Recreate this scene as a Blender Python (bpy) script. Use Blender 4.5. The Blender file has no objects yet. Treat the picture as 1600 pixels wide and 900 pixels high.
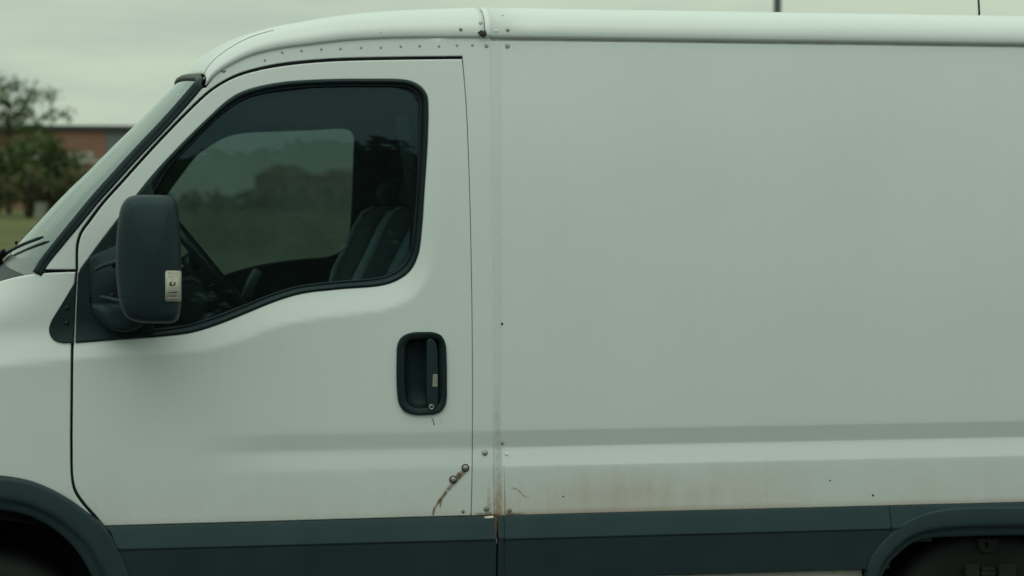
import bpy, bmesh, math, random
import numpy as np
from mathutils import Vector, Matrix
from mathutils.geometry import delaunay_2d_cdt

random.seed(7)
rng = np.random.default_rng(7)
sc = bpy.context.scene
col = sc.collection

# ------------------------------------------------------------------ camera
FPX, DIST, CAMH, YAW, HZ = 3200.0, 6.15, 1.69, math.radians(9.32), 315.0
PITCH = math.atan((450 - HZ) / FPX)
CAM = np.array([-DIST * math.sin(YAW), -DIST * math.cos(YAW), CAMH])
FW = np.array([math.sin(YAW) * math.cos(PITCH), math.cos(YAW) * math.cos(PITCH), -math.sin(PITCH)])
RT = np.array([math.cos(YAW), -math.sin(YAW), 0.0])
UP = np.cross(RT, FW)
cd = bpy.data.cameras.new('camera')
cam = bpy.data.objects.new('camera', cd)
col.objects.link(cam)
cam.matrix_world = Matrix(((RT[0], UP[0], -FW[0], CAM[0]), (RT[1], UP[1], -FW[1], CAM[1]),
                           (RT[2], UP[2], -FW[2], CAM[2]), (0, 0, 0, 1)))
cd.sensor_width = 36.0
cd.lens = 36.0 * FPX / 1600.0
cd.clip_start, cd.clip_end = 0.1, 4000
cd.dof.use_dof = True
cd.dof.focus_distance = 6.15
cd.dof.aperture_fstop = 3.4
sc.camera = cam

# ------------------------------------------------------------------ world, sun, exposure
sc.view_settings.view_transform = 'Standard'
sc.view_settings.look = 'None'
sc.view_settings.exposure = 0.14
sc.view_settings.gamma = 1.0
SUN_EL, SUN_AZ = math.radians(62), math.radians(200)     # azimuth: clockwise from +Y
w = bpy.data.worlds.new("World")
sc.world = w
w.use_nodes = True
nt = w.node_tree
nt.nodes.clear()
wo = nt.nodes.new('ShaderNodeOutputWorld')
bg = nt.nodes.new('ShaderNodeBackground')
bg.inputs['Strength'].default_value = 0.1
sky = nt.nodes.new('ShaderNodeTexSky')
sky.sky_type = 'NISHITA'
sky.sun_disc = False
sky.sun_elevation = SUN_EL
sky.sun_rotation = SUN_AZ
sky.dust_density = 4.0
tc = nt.nodes.new('ShaderNodeTexCoord')
sx = nt.nodes.new('ShaderNodeSeparateXYZ')
nt.links.new(tc.outputs['Generated'], sx.inputs[0])
# overcast deck: brighter overhead than at the horizon, greenish grey
ramp = nt.nodes.new('ShaderNodeValToRGB')
ramp.color_ramp.elements[0].position = 0.0
ramp.color_ramp.elements[0].color = (0.50, 0.60, 0.49, 1)
ramp.color_ramp.elements[1].position = 1.0
ramp.color_ramp.elements[1].color = (0.81, 0.945, 0.72, 1)
e = ramp.color_ramp.elements.new(0.12)
e.color = (0.515, 0.612, 0.48, 1)
e = ramp.color_ramp.elements.new(0.45)
e.color = (0.655, 0.80, 0.655, 1)
nt.links.new(sx.outputs['Z'], ramp.inputs['Fac'])
mp = nt.nodes.new('ShaderNodeMapping')
mp.inputs['Scale'].default_value = (5, 5, 26)
nt.links.new(tc.outputs['Generated'], mp.inputs['Vector'])
nz = nt.nodes.new('ShaderNodeTexNoise')
nz.inputs['Scale'].default_value = 1.6
nz.inputs['Detail'].default_value = 4
nt.links.new(mp.outputs['Vector'], nz.inputs['Vector'])
cr = nt.nodes.new('ShaderNodeValToRGB')
cr.color_ramp.elements[0].position = 0.35
cr.color_ramp.elements[0].color = (0.87, 0.895, 0.94, 1)
cr.color_ramp.elements[1].position = 0.62
cr.color_ramp.elements[1].color = (1.06, 1.05, 1.01, 1)
nt.links.new(nz.outputs['Fac'], cr.inputs['Fac'])
mul = nt.nodes.new('ShaderNodeMix'); mul.data_type = 'RGBA'; mul.blend_type = 'MULTIPLY'
mul.inputs['Factor'].default_value = 1.0
nt.links.new(ramp.outputs['Color'], mul.inputs['A'])
nt.links.new(cr.outputs['Color'], mul.inputs['B'])
sc10 = nt.nodes.new('ShaderNodeMix'); sc10.data_type = 'RGBA'; sc10.blend_type = 'MULTIPLY'
sc10.inputs['Factor'].default_value = 1.0
sc10.inputs['B'].default_value = (9.6, 9.6, 9.6, 1)
nt.links.new(mul.outputs['Result'], sc10.inputs['A'])
mixs = nt.nodes.new('ShaderNodeMix'); mixs.data_type = 'RGBA'
mixs.inputs['Factor'].default_value = 0.92
nt.links.new(sky.outputs['Color'], mixs.inputs['A'])
nt.links.new(sc10.outputs['Result'], mixs.inputs['B'])
nt.links.new(mixs.outputs['Result'], bg.inputs['Color'])
nt.links.new(bg.outputs[0], wo.inputs['Surface'])

sl = bpy.data.lights.new('sun', 'SUN')
sl.energy = 0.5
sl.angle = math.radians(50)
sl.color = (0.97, 1.0, 0.88)
so = bpy.data.objects.new('sun', sl)
col.objects.link(so)
so.location = (-10, -20, 30)
sd = Vector((math.sin(SUN_AZ) * math.cos(SUN_EL), math.cos(SUN_AZ) * math.cos(SUN_EL), math.sin(SUN_EL)))
so.rotation_euler = (-sd).to_track_quat('-Z', 'Y').to_euler()


def P(px, py, Y=0.0):
    """point at depth Y (metres behind the van's near side) seen at a place in the photograph"""
    D = FW + RT * (px - 800) / FPX + UP * (450 - py) / FPX
    return CAM + D * (Y - CAM[1]) / D[1]


def at_dist(px, py, D):
    """point at a horizontal distance D in front of the camera"""
    d = FW + RT * (px - 800) / FPX + UP * (450 - py) / FPX
    hd = FW[0] * d[0] + FW[1] * d[1]
    return CAM + d * (D * math.cos(PITCH) / hd)


def XX(px, py=500):
    return P(px, py)[0]


# ------------------------------------------------------------------ materials
def new_mat(name):
    m = bpy.data.materials.new(name)
    m.use_nodes = True
    return m, m.node_tree, m.node_tree.nodes['Principled BSDF']


def add(nt, kind, **kw):
    n = nt.nodes.new(kind)
    for k, v in kw.items():
        if k in n.inputs:
            n.inputs[k].default_value = v
        else:
            setattr(n, k, v)
    return n


def objcoord(nt, scale=(1, 1, 1)):
    t = add(nt, 'ShaderNodeTexCoord')
    m = add(nt, 'ShaderNodeMapping')
    m.inputs['Scale'].default_value = scale
    nt.links.new(t.outputs['Object'], m.inputs['Vector'])
    return m.outputs['Vector'], t.outputs['Object']


def noise(nt, vec, scale, detail=3, rough=0.5):
    n = add(nt, 'ShaderNodeTexNoise')
    n.inputs['Scale'].default_value = scale
    n.inputs['Detail'].default_value = detail
    n.inputs['Roughness'].default_value = rough
    nt.links.new(vec, n.inputs['Vector'])
    return n.outputs['Fac']


def remap(nt, val, a, b, c=0.0, d=1.0):
    n = add(nt, 'ShaderNodeMapRange')
    nt.links.new(val, n.inputs['Value'])
    for k, v in zip(('From Min', 'From Max', 'To Min', 'To Max'), (a, b, c, d)):
        n.inputs[k].default_value = v
    return n.outputs['Result']


def mth(nt, op, a, b=None):
    n = add(nt, 'ShaderNodeMath', operation=op)
    for i, v in enumerate((a, b)):
        if v is None:
            continue
        if isinstance(v, (int, float)):
            n.inputs[i].default_value = v
        else:
            nt.links.new(v, n.inputs[i])
    return n.outputs[0]


def mixc(nt, fac, a, b):
    n = add(nt, 'ShaderNodeMix', data_type='RGBA')
    for k, v in (('Factor', fac), ('A', a), ('B', b)):
        if isinstance(v, (int, float)):
            n.inputs[k].default_value = v
        elif isinstance(v, tuple):
            n.inputs[k].default_value = (*v, 1)
        else:
            nt.links.new(v, n.inputs[k])
    return n.outputs['Result']


def bump(nt, bsdf, h, strength, dist=0.002):
    b = add(nt, 'ShaderNodeBump')
    b.inputs['Strength'].default_value = strength
    b.inputs['Distance'].default_value = dist
    nt.links.new(h, b.inputs['Height'])
    nt.links.new(b.outputs[0], bsdf.inputs['Normal'])


def simple(name, c, rough=0.5, metal=0.0, var=0.15, nscale=20.0, bmp=0.0, bscale=300.0, spec=0.5, tint=None):
    m, nt, b = new_mat(name)
    v, o = objcoord(nt)
    n = noise(nt, v, nscale, 4)
    f = remap(nt, n, 0.3, 0.7)
    c1 = tuple(max(0, x * (1 - var)) for x in c)
    c2 = tuple(x * (1 + var) for x in c)
    nt.links.new(mixc(nt, f, c1, c2), b.inputs['Base Color'])
    b.inputs['Roughness'].default_value = rough
    b.inputs['Metallic'].default_value = metal
    b.inputs['Specular IOR Level'].default_value = spec
    if tint:
        b.inputs['Specular Tint'].default_value = (*tint, 1)
    if bmp:
        bump(nt, b, noise(nt, v, bscale, 2), bmp)
    return m


def paint_mat(name, base, dusty):
    """old white van paint: chalky, thin dust film, rusty dust low down"""
    m, nt, b = new_mat(name)
    v, o = objcoord(nt)
    sep = add(nt, 'ShaderNodeSeparateXYZ')
    nt.links.new(o, sep.inputs[0])
    z = sep.outputs['Z']
    big = noise(nt, v, 1.7, 4)
    c = mixc(nt, remap(nt, big, 0.3, 0.7), tuple(x * 0.965 for x in base), tuple(min(1, x * 1.02) for x in base))
    # faint vertical run marks
    vs, _ = objcoord(nt, (30, 30, 0.9))
    runs = noise(nt, vs, 1.0, 5, 0.6)
    c = mixc(nt, remap(nt, runs, 0.52, 0.8, 0, 0.06), c, (0.50, 0.47, 0.40))
    # speckle
    sp = noise(nt, v, 160, 2)
    c = mixc(nt, remap(nt, sp, 0.66, 0.76, 0, 0.12), c, (0.35, 0.32, 0.27))
    # road dust and rust bloom rising from the lower edge (z 0.745)
    wob = noise(nt, v, 3.2, 5, 0.6)
    fine = noise(nt, v, 14, 4, 0.7)
    top = mth(nt, 'ADD', remap(nt, wob, 0.3, 0.7, 0.825, 0.94), remap(nt, fine, 0.3, 0.7, -0.015, 0.015))
    up = mth(nt, 'DIVIDE', mth(nt, 'SUBTRACT', top, z), 0.11)
    cl = add(nt, 'ShaderNodeClamp')
    nt.links.new(up, cl.inputs[0])
    patch = remap(nt, noise(nt, v, 1.3, 3), 0.36, 0.62, 0.35, 1.0)
    f = mth(nt, 'MULTIPLY', mth(nt, 'MULTIPLY', cl.outputs[0], patch), dusty)
    grit = remap(nt, noise(nt, v, 55, 4, 0.8), 0.32, 0.68, 0.75, 1.12)
    drip_v, _ = objcoord(nt, (26, 26, 2.2))
    drips = remap(nt, noise(nt, drip_v, 1.0, 4, 0.6), 0.35, 0.7, 0.8, 1.3)
    f = mth(nt, 'MULTIPLY', mth(nt, 'MULTIPLY', f, grit), drips)
    f = mth(nt, 'MULTIPLY', f, remap(nt, sep.outputs['X'], 0.35, 1.5, 1.0, 0.42))
    c = mixc(nt, f, c, (0.50, 0.355, 0.255))
    # splash specks thrown up from the road
    spk = remap(nt, noise(nt, v, 95, 2, 0.6), 0.63, 0.70)
    band = remap(nt, z, 0.98, 0.76, 0.0, 0.25 * dusty)
    c = mixc(nt, mth(nt, 'MULTIPLY', spk, band), c, (0.28, 0.22, 0.16))
    # thin brown line of dirt lying along the bottom edge
    up2 = mth(nt, 'DIVIDE', mth(nt, 'SUBTRACT', 0.765, z), 0.018)
    cl2 = add(nt, 'ShaderNodeClamp')
    nt.links.new(up2, cl2.inputs[0])
    c = mixc(nt, mth(nt, 'MULTIPLY', cl2.outputs[0], mth(nt, 'MULTIPLY', patch, 0.75 * min(1, dusty * 1.5))), c, (0.33, 0.21, 0.13))
    nt.links.new(c, b.inputs['Base Color'])
    b.inputs['Roughness'].default_value = 0.42
    b.inputs['Coat Weight'].default_value = 0.5
    b.inputs['Coat Roughness'].default_value = 0.14
    hb = add(nt, 'ShaderNodeBump')
    hb.inputs['Strength'].default_value = 0.03
    hb.inputs['Distance'].default_value = 0.003
    nt.links.new(noise(nt, v, 120, 2), hb.inputs['Height'])
    nt.links.new(hb.outputs[0], b.inputs['Normal'])
    return m


WHITE = (0.725, 0.775, 0.805)
M = {}
M['paint'] = paint_mat('white_paint', WHITE, 0.48)
M['paint_door'] = paint_mat('white_door_paint', WHITE, 0.20)
M['strip'] = paint_mat('dull_strip_paint', (0.69, 0.735, 0.76), 0.95)
M['clad'] = simple('grey_blue_plastic', (0.021, 0.037, 0.043), 0.5, var=0.12, nscale=6, bmp=0.06, bscale=500, spec=0.32, tint=(0.62, 0.93, 1.0))
M['plastic'] = simple('black_plastic', (0.010, 0.017, 0.020), 0.5, var=0.15, nscale=12, bmp=0.08, bscale=700, spec=0.32, tint=(0.62, 0.93, 1.0))
M['mirror'] = simple('grained_black_plastic', (0.016, 0.027, 0.033), 0.5, var=0.12, nscale=9, bmp=0.12, bscale=600, spec=0.32, tint=(0.62, 0.93, 1.0))
M['rubber'] = simple('black_rubber', (0.008, 0.014, 0.017), 0.45, var=0.2, nscale=25, spec=0.32, tint=(0.62, 0.93, 1.0))
M['gap'] = simple('dark_gap_backing', (0.013, 0.019, 0.025), 0.8)
M['interior'] = simple('dark_cab_trim', (0.020, 0.026, 0.027), 0.8, var=0.2)
M['dash'] = simple('grey_dashboard_vinyl', (0.035, 0.045, 0.048), 0.65, bmp=0.1)
M['steer'] = simple('steering_wheel_rubber', (0.022, 0.027, 0.029), 0.33)
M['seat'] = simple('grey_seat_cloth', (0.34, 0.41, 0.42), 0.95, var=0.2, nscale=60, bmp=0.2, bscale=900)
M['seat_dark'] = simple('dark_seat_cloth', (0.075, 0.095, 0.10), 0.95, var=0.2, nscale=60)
M['steel'] = simple('dull_steel', (0.40, 0.40, 0.37), 0.5, 0.8, var=0.2, nscale=80)
M['washer'] = simple('dark_rubber_washer', (0.03, 0.033, 0.03), 0.7)
M['rustbolt'] = simple('rusty_screw', (0.27, 0.235, 0.19), 0.7, 0.2, var=0.4, nscale=200)
M['tyre'] = simple('tyre_rubber', (0.009, 0.011, 0.011), 0.85, bmp=0.2, bscale=90)
M['under'] = simple('dirty_underseal', (0.005, 0.007, 0.007), 0.9, var=0.4)
M['chassis'] = simple('dusty_chassis_steel', (0.013, 0.016, 0.015), 0.85, var=0.4)
M['sill'] = simple('pale_sill_paint', (0.62, 0.60, 0.56), 0.6, var=0.12)
M['sticker'] = simple('silver_sticker', (0.50, 0.47, 0.42), 0.45, var=0.06)
M['ink'] = simple('black_sticker_ink', (0.03, 0.03, 0.03), 0.6)
M['foil'] = simple('raised_sticker_foil', (0.58, 0.55, 0.50), 0.4)
M['lamp'] = simple('headlamp_plastic', (0.4, 0.42, 0.42), 0.2)
M['mirror_glass'] = simple('mirror_silver', (0.8, 0.82, 0.82), 0.03, 1.0, var=0.0)


def glass_mat(name, tint, ior=1.5, rough=0.0, wob=0.0, refl=(0.62, 0.93, 1.0, 1), dust=0.02, through=0.0, dustc=(0.42, 0.57, 0.58)):
    m = bpy.data.materials.new(name)
    m.use_nodes = True
    nt = m.node_tree
    nt.nodes.clear()
    o = add(nt, 'ShaderNodeOutputMaterial')
    mx = add(nt, 'ShaderNodeMixShader')
    tr = add(nt, 'ShaderNodeBsdfTransparent')
    tr.inputs['Color'].default_value = (*tint, 1)
    gl = add(nt, 'ShaderNodeBsdfGlossy')
    gl.inputs['Roughness'].default_value = rough
    gl.inputs['Color'].default_value = refl
    fr = add(nt, 'ShaderNodeFresnel')
    fr.inputs['IOR'].default_value = ior
    v, _ = objcoord(nt)
    if wob:
        b = add(nt, 'ShaderNodeBump')
        b.inputs['Strength'].default_value = wob
        b.inputs['Distance'].default_value = 0.01
        nt.links.new(noise(nt, v, 3.0, 2), b.inputs['Height'])
        nt.links.new(b.outputs[0], gl.inputs['Normal'])
        nt.links.new(b.outputs[0], fr.inputs['Normal'])
    nt.links.new(fr.outputs[0], mx.inputs[0])
    df = add(nt, 'ShaderNodeBsdfDiffuse')
    df.inputs['Color'].default_value = (*dustc, 1)
    tl_ = add(nt, 'ShaderNodeBsdfTranslucent')
    tl_.inputs['Color'].default_value = (*dustc, 1)
    ms = add(nt, 'ShaderNodeMixShader')
    ms.inputs[0].default_value = through
    nt.links.new(df.outputs[0], ms.inputs[1])
    nt.links.new(tl_.outputs[0], ms.inputs[2])
    md = add(nt, 'ShaderNodeMixShader')
    sm_ = noise(nt, v, 3.5, 5, 0.65)
    nt.links.new(remap(nt, sm_, 0.3, 0.72, dust * 0.6, dust * 1.5), md.inputs[0])
    nt.links.new(tr.outputs[0], md.inputs[1])
    nt.links.new(ms.outputs[0], md.inputs[2])
    nt.links.new(md.outputs[0], mx.inputs[1])
    nt.links.new(gl.outputs[0], mx.inputs[2])
    nt.links.new(mx.outputs[0], o.inputs['Surface'])
    return m


M['glass'] = glass_mat('tinted_door_glass', (0.50, 0.66, 0.69), 1.48, 0.0, 0.0, dust=0.014, refl=(0.52, 0.86, 1.0, 1))
M['glass_far'] = glass_mat('tinted_far_door_glass', (0.13, 0.15, 0.135), 1.45, 0.0, 0.0, dust=0.19, through=0.85, dustc=(0.50, 0.56, 0.50))
M['windscreen'] = glass_mat('windscreen_glass', (0.66, 0.72, 0.70), 1.9, 0.008, 0.0, (0.90, 0.98, 1.0, 1), dust=0.05)


def stain_mat(name, c, thr0, thr1, scale, strength):
    m = bpy.data.materials.new(name)
    m.use_nodes = True
    nt = m.node_tree
    b = nt.nodes['Principled BSDF']
    o = nt.nodes['Material Output']
    v, _ = objcoord(nt)
    n = noise(nt, v, scale, 4, 0.65)
    nt.links.new(mixc(nt, remap(nt, n, 0.35, 0.65), tuple(x * 0.6 for x in c), tuple(x * 1.25 for x in c)), b.inputs['Base Color'])
    b.inputs['Roughness'].default_value = 0.9
    at = add(nt, 'ShaderNodeAttribute', attribute_name='cover')
    f = mth(nt, 'MULTIPLY', at.outputs['Fac'], remap(nt, n, thr0, thr1, 0, strength))
    tr = add(nt, 'ShaderNodeBsdfTransparent')
    mx = add(nt, 'ShaderNodeMixShader')
    nt.links.new(f, mx.inputs[0])
    nt.links.new(tr.outputs[0], mx.inputs[1])
    nt.links.new(b.outputs[0], mx.inputs[2])
    nt.links.new(mx.outputs[0], o.inputs['Surface'])
    return m


M['rust'] = stain_mat('rust_stain', (0.23, 0.135, 0.06), 0.25, 0.55, 70, 0.95)
M['rust_soft'] = stain_mat('faint_rust_stain', (0.36, 0.27, 0.17), 0.3, 0.6, 70, 0.6)
M['scratch'] = stain_mat('dark_scratch', (0.04, 0.04, 0.035), 0.2, 0.4, 200, 0.9)
M['rivet'] = simple('shade_grey_rivet', (0.36, 0.37, 0.35), 0.6, var=0.3, nscale=120)  # greyer than the body: shade of the rivet undersides put into the colour
M['sealer'] = simple('brown_sealer_blob', (0.045, 0.035, 0.025), 0.8, var=0.4, nscale=150)


# ------------------------------------------------------------------ mesh helpers
def tag(o, label=None, cat=None, group=None, kind=None):
    for k, v in (('label', label), ('category', cat), ('group', group), ('kind', kind)):
        if v:
            o[k] = v
    return o


def empty(name, loc=(0, 0, 0)):
    o = bpy.data.objects.new(name, None)
    col.objects.link(o)
    o.location = loc
    o.empty_display_size = 0.2
    return o


def mk(name, verts, faces, mat, parent=None, normals=None, smooth=True, kind=None):
    me = bpy.data.meshes.new(name)
    vs = [tuple(float(c) for c in v) for v in verts]
    me.from_pydata(vs, [], [tuple(int(i) for i in f) for f in faces])
    me.update()
    if smooth:
        me.polygons.foreach_set('use_smooth', [True] * len(me.polygons))
    if normals is not None:
        me.normals_split_custom_set_from_vertices([tuple(float(c) for c in n) for n in normals])
    if mat is not None:
        me.materials.append(mat)
    o = bpy.data.objects.new(name, me)
    col.objects.link(o)
    if parent is not None:
        o.parent = parent
        o.location = -root_of(parent).location
        if parent.type != 'EMPTY':
            o.location = (0, 0, 0)
    if kind:
        o['kind'] = kind
    return o


def root_of(o):
    while o.parent is not None:
        o = o.parent
    return o


def sm(pts, closed=False, n=8):
    """smooth curve through picture points"""
    p = np.array(pts, float)
    if len(p) < 3:
        t = np.linspace(0, 1, n)[:, None]
        return p[0] * (1 - t) + p[1] * t
    ext = np.vstack([p[-1], p, p[0], p[1]]) if closed else np.vstack([2 * p[0] - p[1], p, 2 * p[-1] - p[-2]])
    out = []
    m = len(p) if closed else len(p) - 1
    for i in range(m):
        p0, p1, p2, p3 = ext[i:i + 4]
        # centripetal Catmull-Rom
        t0 = 0.0
        t1 = t0 + max(1e-6, np.linalg.norm(p1 - p0)) ** 0.5
        t2 = t1 + max(1e-6, np.linalg.norm(p2 - p1)) ** 0.5
        t3 = t2 + max(1e-6, np.linalg.norm(p3 - p2)) ** 0.5
        for k in range(n):
            t = t1 + (t2 - t1) * k / n
            A1 = (t1 - t) / (t1 - t0) * p0 + (t - t0) / (t1 - t0) * p1
            A2 = (t2 - t) / (t2 - t1) * p1 + (t - t1) / (t2 - t1) * p2
            A3 = (t3 - t) / (t3 - t2) * p2 + (t - t2) / (t3 - t2) * p3
            B1 = (t2 - t) / (t2 - t0) * A1 + (t - t0) / (t2 - t0) * A2
            B2 = (t3 - t) / (t3 - t1) * A2 + (t - t1) / (t3 - t1) * A3
            out.append((t2 - t) / (t2 - t1) * B1 + (t - t1) / (t2 - t1) * B2)
    if not closed:
        out.append(p[-1])
    return np.array(out)


def ln(*pts):
    """straight run"""
    return np.array(pts, float)


def resample(p, step, closed=True):
    q = np.vstack([p, p[:1]]) if closed else p
    out = []
    for a, b in zip(q[:-1], q[1:]):
        L = np.linalg.norm(b - a)
        if L < 1e-5:
            continue
        k = max(1, int(math.ceil(L / step)))
        for i in range(k):
            out.append(a + (b - a) * i / k)
    if not closed:
        out.append(q[-1])
    out = np.array(out)
    keep = [0]
    for i in range(1, len(out)):
        if np.linalg.norm(out[i] - out[keep[-1]]) > step * 0.25:
            keep.append(i)
    if closed and np.linalg.norm(out[keep[-1]] - out[0]) < step * 0.25 and len(keep) > 3:
        keep.pop()
    return out[keep]


def area(p):
    x, y = p[:, 0], p[:, 1]
    return 0.5 * np.sum(x * np.roll(y, -1) - y * np.roll(x, -1))


def outward(p):
    """unit outward normals of a counter-clockwise polygon"""
    a = p - np.roll(p, 1, 0)
    b = np.roll(p, -1, 0) - p
    a /= np.linalg.norm(a, axis=1)[:, None] + 1e-12
    b /= np.linalg.norm(b, axis=1)[:, None] + 1e-12
    n = np.stack([a[:, 1] + b[:, 1], -(a[:, 0] + b[:, 0])], 1)
    L = np.linalg.norm(n, axis=1)[:, None] + 1e-9
    k = np.minimum(1.6, 2.0 / np.maximum(L, 0.5))
    return n / L, k[:, 0]


def inside(pts, poly):
    x, y = pts[:, 0], pts[:, 1]
    r = np.zeros(len(pts), bool)
    q = np.roll(poly, -1, 0)
    for (x1, y1), (x2, y2) in zip(poly, q):
        if y1 == y2:
            continue
        c = ((y1 > y) != (y2 > y)) & (x < (x2 - x1) * (y - y1) / (y2 - y1) + x1)
        r ^= c
    return r


def dist_to(pts, line):
    """distance to a polyline"""
    best = np.full(len(pts), 1e9)
    for a, b in zip(line[:-1], line[1:]):
        d = b - a
        t = np.clip(((pts - a) @ d) / (d @ d + 1e-12), 0, 1)
        best = np.minimum(best, np.linalg.norm(pts - a - t[:, None] * d, axis=1))
    return best


def to_xz(px, Yfn=None, Y0=0.0):
    """picture outline to the van's side surface (x, z)"""
    out = []
    for a, b in px:
        Y = Y0
        for _ in range(4):
            q = P(a, b, Y)
            if Yfn is None:
                break
            Y = float(Yfn(np.array([q[0]]), np.array([q[2]]))[0])
        out.append((q[0], q[2]))
    return np.array(out)


REG = {}


def panel(name, outline, Yfn, mat, parent, holes=(), grid=0.014, r=0.004, wall=0.022, zlines=(), step=0.009, mirror=False, kind=None, out_shift=0.0):
    """sheet-metal panel: outline in (x, z), depth from Yfn, rolled edges"""
    e = 1e-4
    def Y(x, z):
        return Yfn(x, z) - out_shift
    def nrm(x, z):
        dx = (Y(x + e, z) - Y(x - e, z)) / (2 * e)
        dz = (Y(x, z + e) - Y(x, z - e)) / (2 * e)
        n = np.stack([dx, -np.ones_like(x), dz], 1)
        return n / np.linalg.norm(n, axis=1)[:, None]
    loops = []
    for k, L in enumerate([outline, *holes]):
        p = resample(np.array(L, float), step)
        if area(p) < 0:
            p = p[::-1]
        o, kk = outward(p)
        if k:
            o = -o
        loops.append((p, o, kk))
    verts, norms, faces = [], [], []
    ring0, starts = [], []
    for p, o, kk in loops:
        ins = p - o * (r * kk[:, None])
        starts.append((len(ring0), len(ins)))
        ring0.extend(ins)
    ring0 = np.array(ring0)
    lo, hi = ring0.min(0), ring0.max(0)
    xs = np.arange(lo[0] + grid * 0.5, hi[0], grid)
    zs = list(np.arange(lo[1] + grid * 0.5, hi[1], grid))
    for zl in zlines:
        zs = [q for q in zs if abs(q - zl) > 0.004] + [zl - 0.002, zl + 0.002]
    gx, gz = np.meshgrid(xs, np.array(sorted(zs)))
    g = np.stack([gx.ravel(), gz.ravel()], 1)
    g = g[inside(g, loops[0][0])]
    for p, o, kk in loops[1:]:
        g = g[~inside(g, p)]
    md = np.full(len(g), 1e9)
    for s, n in starts:
        ring = ring0[s:s + n]
        md = np.minimum(md, dist_to(g, np.vstack([ring, ring[:1]])))
    g = g[md > 0.0045]
    pts = np.vstack([ring0, g])
    edges = []
    for s, n in starts:
        edges += [(s + i, s + (i + 1) % n) for i in range(n)]
    vo, eo, fo, ov, oe, of = delaunay_2d_cdt([Vector(q) for q in pts], edges, [], 0, 1e-6)
    vo = np.array([[q[0], q[1]] for q in vo])
    remap_in = {}
    for i, src in enumerate(ov):
        for q in src:
            remap_in[q] = i
    fo = np.array([f for f in fo if len(f) == 3])
    cen = vo[fo].mean(1)
    r0s = [ring0[s:s + n] for s, n in starts]
    keep = inside(cen, r0s[0])
    for q in r0s[1:]:
        keep &= ~inside(cen, q)
    fo = fo[keep]
    yv = Y(vo[:, 0], vo[:, 1])
    verts = [(a, b, c) for a, b, c in zip(vo[:, 0], yv, vo[:, 1])]
    nn = nrm(vo[:, 0], vo[:, 1])
    norms = list(nn)
    for a, b, c in fo:
        ar = (vo[b] - vo[a])[0] * (vo[c] - vo[a])[1] - (vo[b] - vo[a])[1] * (vo[c] - vo[a])[0]
        faces.append((a, b, c) if ar > 0 else (a, c, b))      # counter-clockwise in (x,z) faces -y
    for (p, o, kk), (s, n) in zip(loops, starts):
        yb = Y(p[:, 0], p[:, 1])
        n0 = nrm(p[:, 0], p[:, 1])
        o3 = np.stack([o[:, 0], np.zeros(n), o[:, 1]], 1)
        prev = [remap_in[s + i] for i in range(n)]
        for ang in (30, 60, 90, None):
            if ang is None:
                pos, yy, nv = p, yb + wall, o3
            else:
                a = math.radians(ang)
                pos = p - o * (r * kk * (1 - math.sin(a)))[:, None]
                yy = yb + r * (1 - math.cos(a))
                nv = n0 * math.cos(a) + o3 * math.sin(a)
                nv = nv / np.linalg.norm(nv, axis=1)[:, None]
            base_i = len(verts)
            verts += [(a_, b_, c_) for a_, b_, c_ in zip(pos[:, 0], yy, pos[:, 1])]
            norms += list(nv)
            cur = list(range(base_i, base_i + n))
            for i in range(n):
                j = (i + 1) % n
                f = (prev[i], prev[j], cur[j], cur[i])
                A = np.array([verts[q] for q in f])
                fn = np.cross(A[1] - A[0], A[2] - A[0])
                fn2 = np.cross(A[2] - A[0], A[3] - A[0])
                tot = (fn + fn2) @ (np.array(norms[cur[i]]) + np.array(norms[prev[i]]))
                faces.append(f if tot >= 0 else f[::-1])
            prev = cur
    o = mk(name, verts, faces, mat, parent, norms, kind=kind)
    REG[o.name] = (verts, faces, norms, mat)
    if mirror:
        return o, far_copy(o, parent)
    return o


VW = 1.99                                    # body width


def far_copy(o, parent, mat=None):
    v, f, n, m = REG[o.name]
    v2 = [(a, VW - b, c) for a, b, c in v]
    n2 = [(a, -b, c) for a, b, c in n]
    return mk(o.name.split('.')[0], v2, [q[::-1] for q in f], mat or m, parent, n2)


def tube(path, rad, seg=10, squash=None, cap=True):
    """swept round bar; rad may be a list; squash=(normal vector, factor) flattens it"""
    p = np.array(path, float)
    n = len(p)
    rad = np.full(n, rad) if np.isscalar(rad) else np.array(rad, float)
    T = np.gradient(p, axis=0)
    T /= np.linalg.norm(T, axis=1)[:, None] + 1e-12
    ref = np.array([0, 0, 1.0]) if abs(T[0][2]) < 0.9 else np.array([1.0, 0, 0])
    verts, faces = [], []
    u = ref - (ref @ T[0]) * T[0]
    u /= np.linalg.norm(u)
    for i in range(n):
        u = u - (u @ T[i]) * T[i]
        u /= np.linalg.norm(u) + 1e-12
        v = np.cross(T[i], u)
        for k in range(seg):
            a = 2 * math.pi * k / seg
            off = (u * math.cos(a) + v * math.sin(a)) * rad[i]
            if squash is not None:
                sn = np.array(squash[0], float)
                off = off - sn * (off @ sn) * (1 - squash[1])
            verts.append(p[i] + off)
    for i in range(n - 1):
        for k in range(seg):
            a, b = i * seg + k, i * seg + (k + 1) % seg
            faces.append((a, b, b + seg, a + seg))
    if cap:
        faces.append(tuple(range(seg))[::-1])
        faces.append(tuple(range((n - 1) * seg, n * seg)))
    return verts, faces


def join(parts):
    V, F = [], []
    for v, f in parts:
        k = len(V)
        V += [tuple(q) for q in v]
        F += [tuple(i + k for i in q) for q in f]
    return V, F


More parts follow.
